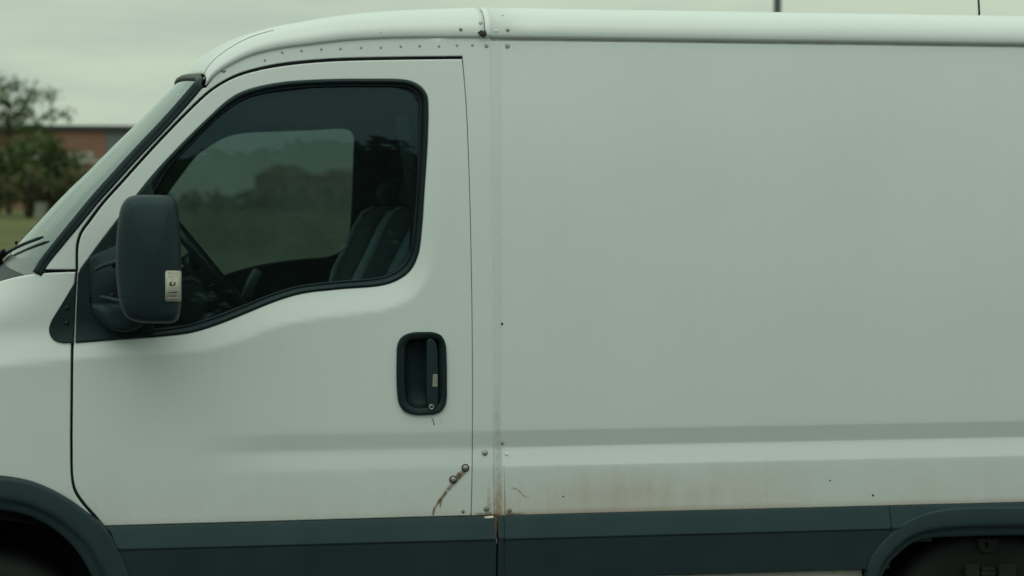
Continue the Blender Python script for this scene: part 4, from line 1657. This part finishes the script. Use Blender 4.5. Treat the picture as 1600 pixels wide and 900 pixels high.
# ---- cab interior
# dashboard
dpts = [(-40, 470), (60, 462), (150, 452), (240, 446), (300, 440), (318, 446), (322, 470), (305, 520), (300, 640), (-40, 640)]
dp = np.array([P(a, b, 0.55)[[0, 2]] for a, b in dpts])
v, f = prism(dp, 0.14, VW - 0.14)
o = fix_normals(mk('dashboard', v, f, M['dash'], van, smooth=False))
bev(o, 0.02, 3)
# instrument pod and column
v, f = prism(np.array([P(a, b, 0.45)[[0, 2]] for a, b in [(262, 436), (300, 428), (318, 436), (318, 452), (300, 500), (270, 500)]]), 0.32, 0.72)
o = fix_normals(mk('instrument_pod', v, f, M['steer'], van, smooth=False))
bev(o, 0.012, 3)
# steering wheel: seen edge on, leaning
SY = 0.50
pt, pb = P(262, 338, SY), P(381, 482, SY)
ctr = (pt + pb) / 2
ctr[1] = SY
ax = (pt - pb)
Rw = np.linalg.norm(ax) / 2
ax = ax / np.linalg.norm(ax)
pth = []
for a in np.linspace(0, 2 * math.pi, 49):
    pth.append(ctr + ax * Rw * math.cos(a) + np.array([0, 1, 0]) * Rw * math.sin(a))
v, f = tube(pth, 0.0195, 12, cap=False)
sw = mk('steering_wheel', v, f, M['steer'], van)
nrm_ = np.cross(ax, [0, 1, 0])
if nrm_[0] > 0:
    nrm_ = -nrm_
spk = []
for a in (70, -70, 180):
    a = math.radians(a)
    d = ax * math.cos(a) + np.array([0, 1, 0]) * math.sin(a)
    spk.append(tube([ctr + d * Rw * 0.97, ctr + d * Rw * 0.5 + nrm_ * 0.02, ctr + nrm_ * 0.035], [0.014, 0.018, 0.025], 8))
spk.append(tube([ctr + nrm_ * 0.0, ctr + nrm_ * 0.06], 0.06, 16))
v, f = join(spk)
mk('wheel_spokes', v, f, M['steer'], sw)
v, f = tube([ctr + nrm_ * 0.04, ctr + nrm_ * 0.40], 0.035, 12)
mk('steering_column', v, f, M['steer'], van)
v, f = join([tube([P(300, 455, 0.42), P(322, 450, 0.40), P(336, 447, 0.36)], 0.006, 8)])
mk('column_stalk', v, f, M['steer'], van)


# seats
def seat(y0, y1):
    s_ = empty('seat')
    s_.parent = van
    s_.location = -van.location
    ym = (y0 + y1) / 2
    def blob(name, px_poly, ya, yb, mat, w_=0.03):
        pl = np.array([P(a, b, 0.5)[[0, 2]] for a, b in px_poly])
        pl = resample(pl, 0.04)
        v, f = prism(pl, ya, yb)
        me = bpy.data.meshes.new(name)
        me.from_pydata([tuple(map(float, q)) for q in v], [], f)
        me.materials.append(mat)
        o = bpy.data.objects.new(name, me)
        col.objects.link(o)
        o.parent = s_
        fix_normals(o)
        me.polygons.foreach_set('use_smooth', [True] * len(me.polygons))
        bev(o, w_, 4, 50)
        return o
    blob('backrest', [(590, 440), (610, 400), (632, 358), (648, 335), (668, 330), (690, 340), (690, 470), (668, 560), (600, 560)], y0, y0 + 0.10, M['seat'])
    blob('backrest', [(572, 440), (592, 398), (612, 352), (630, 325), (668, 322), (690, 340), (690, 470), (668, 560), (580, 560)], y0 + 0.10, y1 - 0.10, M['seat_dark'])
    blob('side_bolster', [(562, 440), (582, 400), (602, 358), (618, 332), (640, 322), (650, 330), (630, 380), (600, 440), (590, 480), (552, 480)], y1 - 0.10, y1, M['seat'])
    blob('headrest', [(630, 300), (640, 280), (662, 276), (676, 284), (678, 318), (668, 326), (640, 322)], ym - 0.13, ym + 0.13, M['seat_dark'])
    blob('cushion', [(440, 560), (470, 540), (600, 540), (640, 560), (640, 620), (450, 620)], y0, y1, M['seat'])


seat(0.30, 0.80)
seat(1.02, 1.72)
# seat belt hanging by the post
v, f = tube([P(626, 180, 0.17), P(640, 260, 0.20), P(652, 340, 0.24), P(650, 430, 0.27)], 0.022, 8, squash=((0, 1, 0), 0.1))
mk('seat_belt', v, f, M['seat_dark'], van)
# grab handle on the far door trim
v, f = tube([P(402, 425, TY - 0.03), P(394, 440, TY - 0.06), P(384, 465, TY - 0.05)], 0.02, 8, squash=((0, 1, 0), 0.4))
mk('grab_handle', v, f, M['seat'], mdoor)
# sun visor pair under the headlining
v, f = box((P(372, 192, 0.45)[0], 0.47, P(372, 192, 0.45)[2]), (0.16, 0.42, 0.02))
o = mk('sun_visor', v, f, M['interior'], van, smooth=False)
bev(o, 0.008)
# rod aerial on the box roof
q0 = P(1530, 20, 0.95)
q1 = P(1526, -60, 0.95)
v, f = tube([(q0[0], 0.95, 2.285), tuple(q0), tuple(q1)], [0.004, 0.0042, 0.0035], 8)
mk('aerial', v, f, M['plastic'], van)
v, f = disc_stack((q0[0], 0.95, 2.288), (0, 0, 1), [(0.016, 0), (0.016, 0.006), (0.007, 0.012)], 12)
mk('aerial_base', v, f, M['plastic'], van)

# ------------------------------------------------------------------ ground
ROAD_Y0, ROAD_Y1 = -9.0, 5.2


def gz(x, y):
    d = math.hypot(x - CAM[0], y - CAM[1])
    if y < 0:
        return 0.0 + (0.4 * max(0, min(1, (-y - 30) / 60)))
    t = max(0.0, min(1.0, (y - 12) / 130.0))
    return 0.85 * t * t * (3 - 2 * t)


def grass_mat():
    m, nt, b = new_mat('field_grass')
    v, o = objcoord(nt)
    n1 = noise(nt, v, 0.07, 5, 0.6)
    n2 = noise(nt, v, 1.1, 5, 0.7)
    n3 = noise(nt, v, 14, 3, 0.7)
    c = mixc(nt, remap(nt, n1, 0.35, 0.65), (0.105, 0.118, 0.050), (0.175, 0.155, 0.078))
    c = mixc(nt, remap(nt, n2, 0.35, 0.7, 0, 0.5), c, (0.06, 0.085, 0.03))
    c = mixc(nt, remap(nt, n3, 0.3, 0.7, 0, 0.35), c, (0.045, 0.06, 0.022))
    nt.links.new(c, b.inputs['Base Color'])
    b.inputs['Roughness'].default_value = 0.95
    b.inputs['Specular IOR Level'].default_value = 0.1
    bump(nt, b, n3, 0.6, 0.05)
    return m


def asphalt_mat(name, c0):
    m, nt, b = new_mat(name)
    v, o = objcoord(nt)
    n1 = noise(nt, v, 0.6, 5, 0.6)
    n2 = noise(nt, v, 180, 2, 0.7)
    c = mixc(nt, remap(nt, n1, 0.3, 0.7), tuple(x * 0.8 for x in c0), tuple(x * 1.25 for x in c0))
    c = mixc(nt, remap(nt, n2, 0.5, 0.75, 0, 0.5), c, tuple(x * 2.0 for x in c0))
    nt.links.new(c, b.inputs['Base Color'])
    b.inputs['Roughness'].default_value = 0.85
    bump(nt, b, n2, 0.5, 0.004)
    return m


xs = np.concatenate([-np.geomspace(1600, 20, 22), np.linspace(-15, 15, 11), np.geomspace(20, 1600, 22)])
ys = np.concatenate([-np.geomspace(1600, 20, 18), np.linspace(-14, 14, 11), np.geomspace(18, 2200, 40)])
V = [(x, y, gz(x, y) - 0.012) for y in ys for x in xs]
nx = len(xs)
F = [(j * nx + i, j * nx + i + 1, (j + 1) * nx + i + 1, (j + 1) * nx + i) for j in range(len(ys) - 1) for i in range(nx - 1)]
tag(mk('ground', V, F, grass_mat(), None), kind='structure')
V = [(-400, ROAD_Y0, 0.0), (400, ROAD_Y0, 0.0), (400, ROAD_Y1, 0.0), (-400, ROAD_Y1, 0.0)]
tag(mk('road', V, [(0, 1, 2, 3)], asphalt_mat('worn_asphalt', (0.075, 0.074, 0.072)), None, smooth=False), kind='structure')
mline = simple('worn_road_paint', (0.6, 0.6, 0.56), 0.7, var=0.25, nscale=9)
V, F = [], []
for k in range(-20, 20):
    i = len(V)
    V += [(k * 6, -3.05, 0.004), (k * 6 + 3, -3.05, 0.004), (k * 6 + 3, -2.93, 0.004), (k * 6, -2.93, 0.004)]
    F.append((i, i + 1, i + 2, i + 3))
tag(mk('road_marking', V, F, mline, None, smooth=False), kind='structure')
mk_kerb = simple('kerb_concrete', (0.30, 0.30, 0.28), 0.85, var=0.2, nscale=3)
for y_ in (ROAD_Y0 - 0.15, ROAD_Y1):
    v, f = box((0, y_ + 0.075, 0.04), (800, 0.15, 0.16))
    tag(mk('kerb', v, f, mk_kerb, None, smooth=False), kind='structure')


# ------------------------------------------------------------------ vegetation
def leaf_mat(name, c1, c2):
    m, nt, b = new_mat(name)
    v, o = objcoord(nt)
    n1 = noise(nt, v, 0.9, 4, 0.7)
    at = add(nt, 'ShaderNodeAttribute', attribute_name='tone')
    f = mth(nt, 'ADD', mth(nt, 'MULTIPLY', at.outputs['Fac'], 0.6), mth(nt, 'MULTIPLY', remap(nt, n1, 0.3, 0.7), 0.4))
    nt.links.new(mixc(nt, f, c1, c2), b.inputs['Base Color'])
    b.inputs['Roughness'].default_value = 0.75
    b.inputs['Specular IOR Level'].default_value = 0.25
    return m


LEAF = leaf_mat('autumn_leaves', (0.030, 0.066, 0.028), (0.112, 0.15, 0.045))
LEAF2 = leaf_mat('dark_hedge_leaves', (0.028, 0.056, 0.025), (0.085, 0.12, 0.040))
LEAF3 = leaf_mat('olive_scrub_leaves', (0.035, 0.045, 0.020), (0.12, 0.11, 0.05))
BARK = simple('tree_bark', (0.05, 0.042, 0.035), 0.95, var=0.4, nscale=6, bmp=0.6, bscale=8)


def leaves(centres, per, leafsize, mat, name, parent, r):
    """leaf-sized faces scattered in clumps; each clump has its own tone"""
    n = sum(max(4, int(per * c[3] ** 2)) for c in centres)
    V, F, T = [], [], []
    for cx, cy, cz, rad in centres:
        k = max(4, int(per * rad ** 2))
        d = r.normal(size=(k, 3))
        d /= np.linalg.norm(d, axis=1)[:, None]
        rr = rad * r.random(k) ** 0.45
        pos = np.array([cx, cy, cz]) + d * rr[:, None] * np.array([1, 1, 0.78])
        a = r.normal(size=(k, 3)); a /= np.linalg.norm(a, axis=1)[:, None]
        b = np.cross(a, r.normal(size=(k, 3))); b /= np.linalg.norm(b, axis=1)[:, None] + 1e-9
        s = leafsize * (0.6 + 0.8 * r.random(k))[:, None]
        base_ = len(V)
        tone = np.clip(r.random() * 0.8 + 0.1 + r.normal(size=k) * 0.12, 0, 1)
        q = np.stack([pos - a * s, pos + b * s * 0.5, pos + a * s, pos - b * s * 0.5], 1).reshape(-1, 3)
        V.extend(map(tuple, q))
        F.extend((base_ + 4 * i, base_ + 4 * i + 1, base_ + 4 * i + 2, base_ + 4 * i + 3) for i in range(k))
        T.extend(np.repeat(tone, 4))
    o = mk(name, V, F, mat, parent, smooth=False)
    at = o.data.attributes.new('tone', 'FLOAT', 'POINT')
    at.data.foreach_set('value', T)
    return o


def tree(px, base_py, top_py, D, spread, label, seed, mat=LEAF, leaf=0.22, per=70, bare=0.35, group=None, name='tree', limbs=15, xyz=None):
    r = np.random.default_rng(seed)
    if xyz is None:
        b = at_dist(px, base_py, D)
        H = (base_py - top_py) * D / FPX
    else:
        b, H = np.array(xyz[:3]), xyz[3]
    b[2] = gz(b[0], b[1]) - 0.05
    t = empty(name, tuple(b))
    tag(t, label, 'tree', group)
    parts, cl = [], []
    trunk = []
    lean = r.normal(size=2) * 0.03
    for k in np.linspace(0, 1, 9):
        trunk.append(b + np.array([lean[0] * H * k + 0.05 * math.sin(4 * k), lean[1] * H * k, H * 0.8 * k]))
    parts.append(tube(trunk, np.linspace(H * 0.022, H * 0.005, 9), 8))
    for i in range(limbs):
        k = bare + (0.97 - bare) * (i + r.random()) / limbs
        j = k * 8
        j0 = min(int(j), 7)
        s = trunk[j0] + (trunk[j0 + 1] - trunk[j0]) * (j - j0)
        az = i * 2.4 + r.normal() * 0.4
        ln_ = spread * (1.05 - 0.55 * (k - bare) / (1 - bare)) * (0.65 + 0.55 * r.random())
        rise = 0.35 + 0.5 * r.random()
        pts = []
        for q in np.linspace(0, 1, 5):
            pts.append(s + np.array([math.cos(az) * ln_ * q, math.sin(az) * ln_ * q, ln_ * rise * q ** 1.3]))
        parts.append(tube(pts, np.linspace(H * 0.008, H * 0.0015, 5), 6))
        for q in (0.5, 0.72, 0.9, 1.05):
            if r.random() < 0.86:
                e = s + (pts[-1] - s) * q + r.normal(size=3) * 0.22 * spread * 0.5
                cl.append((*e, spread * (0.15 + 0.16 * r.random())))
    v, f = join(parts)
    mk('trunk', v, f, BARK, t)
    leaves(cl, per, leaf, mat, 'crown', t, r)
    return t


def bush(px, base_py, top_py, D, wpx, label, seed, mat, name='bush', per=70, leaf=0.2, group=None, cat='bush'):
    r = np.random.default_rng(seed)
    b = at_dist(px, base_py, D)
    z0 = gz(b[0], b[1])
    b[2] = z0
    H = (base_py - top_py) * D / FPX
    W = wpx * D / FPX
    t = empty(name, tuple(b))
    tag(t, label, cat, group)
    stems, cl = [], []
    for i in range(9):
        a = 2 * math.pi * r.random()
        e = b + np.array([math.cos(a) * W * 0.4 * r.random(), math.sin(a) * W * 0.3, H * (0.5 + 0.4 * r.random())])
        stems.append(tube([b + np.array([0.1 * math.cos(a), 0.1 * math.sin(a), -0.1]), (b + e) / 2 + np.array([0, 0, 0.1 * H]), e], [0.06, 0.04, 0.015], 6))
    for i in range(34):
        u = r.random() * 2 - 1
        hh = r.random()
        cl.append((b[0] + u * W * 0.5, b[1] + (r.random() - 0.5) * W * 0.5, z0 + 0.15 * H + hh * H * 0.75 * math.sqrt(max(0.05, 1 - (u * 0.85) ** 2)), H * (0.13 + 0.12 * r.random())))
    v, f = join(stems)
    mk('stems', v, f, BARK, t)
    leaves(cl, per, leaf, mat, 'foliage', t, r)
    return t


tree(14, 346, 112, 140, 3.7, 'tall thin-leaved tree with sky gaps in its crown, before the brick building', 11, LEAF, 0.20, 34, 0.36, limbs=18)
bush(86, 338, 226, 132, 46, 'rounded green bush below the brick wall, nearest the windscreen', 5, LEAF2, per=60)
bush(70, 340, 214, 130, 100, 'tall dark green shrub between the thin tree and the brick wall', 6, LEAF2, per=60)
bush(-5, 342, 205, 126, 120, 'dense dark shrub at the foot of the thin tree, at the left edge', 8, LEAF2, per=60)
bush(45, 345, 262, 118, 130, 'low olive scrub along the far edge of the grass', 9, LEAF3, per=60)
bush(150, 345, 252, 119, 120, 'low olive scrub behind the windscreen, beside the pale wall', 10, LEAF3, per=60)


# ------------------------------------------------------------------ buildings
def brick_mat(name, c1, c2, mortar, sx_=1.0):
    m, nt, b = new_mat(name)
    v, o = objcoord(nt, (1, 1, 1))
    sep = add(nt, 'ShaderNodeSeparateXYZ'); nt.links.new(v, sep.inputs[0])
    cmb = add(nt, 'ShaderNodeCombineXYZ')
    nt.links.new(mth(nt, 'ADD', sep.outputs['X'], sep.outputs['Y']), cmb.inputs[0])
    nt.links.new(sep.outputs['Z'], cmb.inputs[1])
    br = add(nt, 'ShaderNodeTexBrick')
    nt.links.new(cmb.outputs[0], br.inputs['Vector'])
    br.inputs['Scale'].default_value = 1.0
    br.inputs['Brick Width'].default_value = 0.225
    br.inputs['Row Height'].default_value = 0.075
    br.inputs['Mortar Size'].default_value = 0.008
    br.inputs['Color1'].default_value = (*c1, 1)
    br.inputs['Color2'].default_value = (*c2, 1)
    br.inputs['Mortar'].default_value = (*mortar, 1)
    n = noise(nt, v, 0.5, 4)
    nt.links.new(mixc(nt, remap(nt, n, 0.3, 0.7, 0, 0.35), br.outputs['Color'], tuple(x * 0.7 for x in c1)), b.inputs['Base Color'])
    b.inputs['Roughness'].default_value = 0.9
    return m


BR = brick_mat('red_brown_brick', (0.27, 0.115, 0.065), (0.21, 0.095, 0.06), (0.25, 0.22, 0.19))
BR3 = brick_mat('orange_red_brick', (0.40, 0.17, 0.095), (0.32, 0.14, 0.085), (0.3, 0.26, 0.22))
BR2 = brick_mat('dull_red_brick', (0.20, 0.085, 0.06), (0.15, 0.07, 0.05), (0.2, 0.18, 0.16))
FASCIA = simple('dark_metal_fascia', (0.025, 0.03, 0.034), 0.6)
CLADG = simple('grey_cladding', (0.13, 0.15, 0.16), 0.6)
PALE = simple('pale_render', (0.42, 0.40, 0.38), 0.8)
PALEG = simple('grey_window_blind', (0.26, 0.26, 0.25), 0.5)
WINM = simple('dark_window_glass', (0.02, 0.026, 0.03), 0.08)
ROOF = simple('brown_roof_tiles', (0.17, 0.105, 0.075), 0.85, var=0.3, nscale=1.5)

# the flat-roofed brick hall
D = 200.0
bl, br_ = at_dist(-330, 320, D), at_dist(262, 320, D)
bx0, bx1, by = bl[0], br_[0], (bl[1] + br_[1]) / 2
zb_ = gz(0, by) - 0.3
zt_ = at_dist(100, 201, D)[2]
hall = empty('brick_building', ((bx0 + bx1) / 2, by + 8, zb_))
tag(hall, 'long flat-roofed red brick building with dark roof edge behind the trees at left', 'building')
xg_ = at_dist(165, 300, D)[0]
v, f = box(((bx0 + xg_) / 2, by + 8, (zb_ + zt_) / 2), (xg_ - bx0, 16, zt_ - zb_))
mk('brick_wall', v, f, BR, hall, smooth=False)
v, f = box(((xg_ + bx1) / 2, by + 8.2, (zb_ + zt_) / 2), (bx1 - xg_, 16.2, zt_ - zb_))
mk('grey_bay', v, f, CLADG, hall, smooth=False)
v, f = box(((bx0 + bx1) / 2, by + 8, zt_ + 0.12), (bx1 - bx0 + 0.6, 16.7, 0.5))
mk('roof_edge', v, f, FASCIA, hall, smooth=False)
zlow = at_dist(100, 248, D)[2]
zlo2 = at_dist(100, 237, D)[2]
pane_w = (xg_ - bx0 - 2) / 14
for k in range(14):
    cx = bx0 + 1 + pane_w * (k + 0.5)
    v, f = join([box((cx, by - 0.02, (zlow + zlo2) / 2), (pane_w - 0.5, 0.12, zlo2 - zlow))])
    wn = mk('window', v, f, PALE, hall, smooth=False)
    v, f = box((cx, by - 0.07, (zlow + zlo2) / 2 - 0.02), (pane_w - 0.9, 0.08, (zlo2 - zlow) * 0.55))
    mk('pane', v, f, PALEG if k % 3 else PALE, wn, smooth=False)
v, f = box(((bx0 + xg_) / 2, by - 0.04, zlow - 0.25), (xg_ - bx0, 0.16, 0.3))
mk('plinth_band', v, f, PALE, hall, smooth=False)


def bungalow(px0, px1, ridge_py, eave_py, base_py, D, label, bm_):
    a, b = at_dist(px0, base_py, D), at_dist(px1, base_py, D)
    y0 = (a[1] + b[1]) / 2
    z0 = gz(0, y0) - 0.2
    ze, zr_ = at_dist((px0 + px1) / 2, eave_py, D)[2], at_dist((px0 + px1) / 2, ridge_py, D)[2]
    w_ = b[0] - a[0]
    h_ = empty('bungalow', ((a[0] + b[0]) / 2, y0 + 4, z0))
    tag(h_, label, 'house')
    v, f = box(((a[0] + b[0]) / 2, y0 + 4, (z0 + ze) / 2), (w_ * 0.94, 7.4, ze - z0))
    mk('wall', v, f, bm_, h_, smooth=False)
    x0, x1 = a[0], b[0]
    q = w_ * 0.32
    V = [(x0, y0 - 0.2, ze), (x1, y0 - 0.2, ze), (x1, y0 + 8.2, ze), (x0, y0 + 8.2, ze), (x0 + q, y0 + 4, zr_), (x1 - q, y0 + 4, zr_)]
    F = [(0, 1, 5, 4), (2, 3, 4, 5), (1, 2, 5), (3, 0, 4), (3, 2, 1, 0)]
    mk('roof', V, F, ROOF, h_, smooth=False)
    for t in (0.25, 0.72):
        v, f = box((x0 + w_ * t, y0 + 0.28, z0 + (ze - z0) * 0.55), (w_ * 0.2, 0.12, (ze - z0) * 0.42))
        wn = mk('window', v, f, PALE, h_, smooth=False)
        v, f = box((x0 + w_ * t, y0 + 0.23, z0 + (ze - z0) * 0.55), (w_ * 0.17, 0.1, (ze - z0) * 0.34))
        mk('pane', v, f, WINM, wn, smooth=False)
    v, f = box((x0 + w_ * 0.48, y0 + 0.27, z0 + (ze - z0) * 0.40), (w_ * 0.08, 0.1, (ze - z0) * 0.78))
    mk('door', v, f, FASCIA, h_, smooth=False)


bungalow(400, 497, 257, 274, 345, 210, 'brick bungalow with brown hipped roof, left of the two seen through the van window', BR3)
bungalow(490, 592, 263, 275, 345, 215, 'smaller brick bungalow at the rear edge of the far van window', BR3)
r_i = 40
for px, w_, top in ((300, 90, 308), (370, 90, 304), (440, 100, 311), (520, 100, 308), (600, 110, 309)):
    bush(px, 342, top, 160, w_ + 20, {300: 'dark hedge clump left of the steering wheel, far across the grass', 370: 'taller dark hedge clump behind the steering wheel',
                                    440: 'low hedge clump in front of the left bungalow', 520: 'hedge clump in front of the smaller bungalow',
                                    600: 'hedge clump right of the bungalows, behind the seat'}[px], r_i + px, LEAF3, per=70, leaf=0.26)
# pale box by the scrub
CAB = simple('weathered_grey_paint', (0.20, 0.21, 0.18), 0.8, var=0.3, nscale=3)
q = at_dist(64, 334, 116)
q[2] = gz(q[0], q[1])
bx = empty('utility_cabinet', tuple(q))
tag(bx, 'small pale utility cabinet at the edge of the grass', 'cabinet')
v, f = box((q[0], q[1], q[2] + 0.42), (0.62, 0.45, 0.85))
cb = mk('cabinet_body', v, f, CAB, bx, smooth=False)
bev(cb, 0.03)
v, f = box((q[0], q[1], q[2] + 0.87), (0.7, 0.52, 0.07))
mk('cabinet_lid', v, f, CAB, bx, smooth=False)
# lamp column behind the van
q = at_dist(1213, 330, 30)
lp = empty('lamp_post', (q[0], q[1], gz(q[0], q[1])))
tag(lp, 'dark grey lamp post standing behind the white van roof', 'lamp post')
z0 = gz(q[0], q[1])
v, f = join([tube([(q[0], q[1], z0 - 0.1), (q[0], q[1], z0 + 1.2), (q[0], q[1], z0 + 8.0)], [0.075, 0.07, 0.045], 12)])
LPM = simple('lamp_post_paint', (0.035, 0.05, 0.065), 0.5)
mk('post', v, f, LPM, lp)
v, f = tube(sm([(q[0], q[1], z0 + 7.9), (q[0], q[1] - 0.3, z0 + 8.4), (q[0], q[1] - 1.2, z0 + 8.6)], n=5), 0.035, 8)
mk('arm', v, f, LPM, lp)
v, f = box((q[0], q[1] - 1.5, z0 + 8.6), (0.22, 0.6, 0.12))
o = mk('lamp_head', v, f, LPM, lp, smooth=False)
bev(o, 0.03)

# far line of trees across the field on the camera's side (shows mirrored in the door window)
rr = np.random.default_rng(3)
cl = []
for x in np.arange(-75, 70, 2.0):
    h = 12.6 + 1.0 * math.sin(x * 0.09) + 0.7 * math.sin(x * 0.31 + 1) + rr.normal() * 0.25
    for k in range(8):
        cl.append((x + rr.normal() * 0.6, -56 + rr.normal() * 1.2, 0.6 + (h - 1.9) * k / 7, 1.7 + 0.4 * rr.random()))
tl = leaves(cl, 60, 0.42, LEAF2, 'far_treeline', None, rr)
tag(tl, 'far dark line of trees mirrored faintly in the door window', kind='stuff')
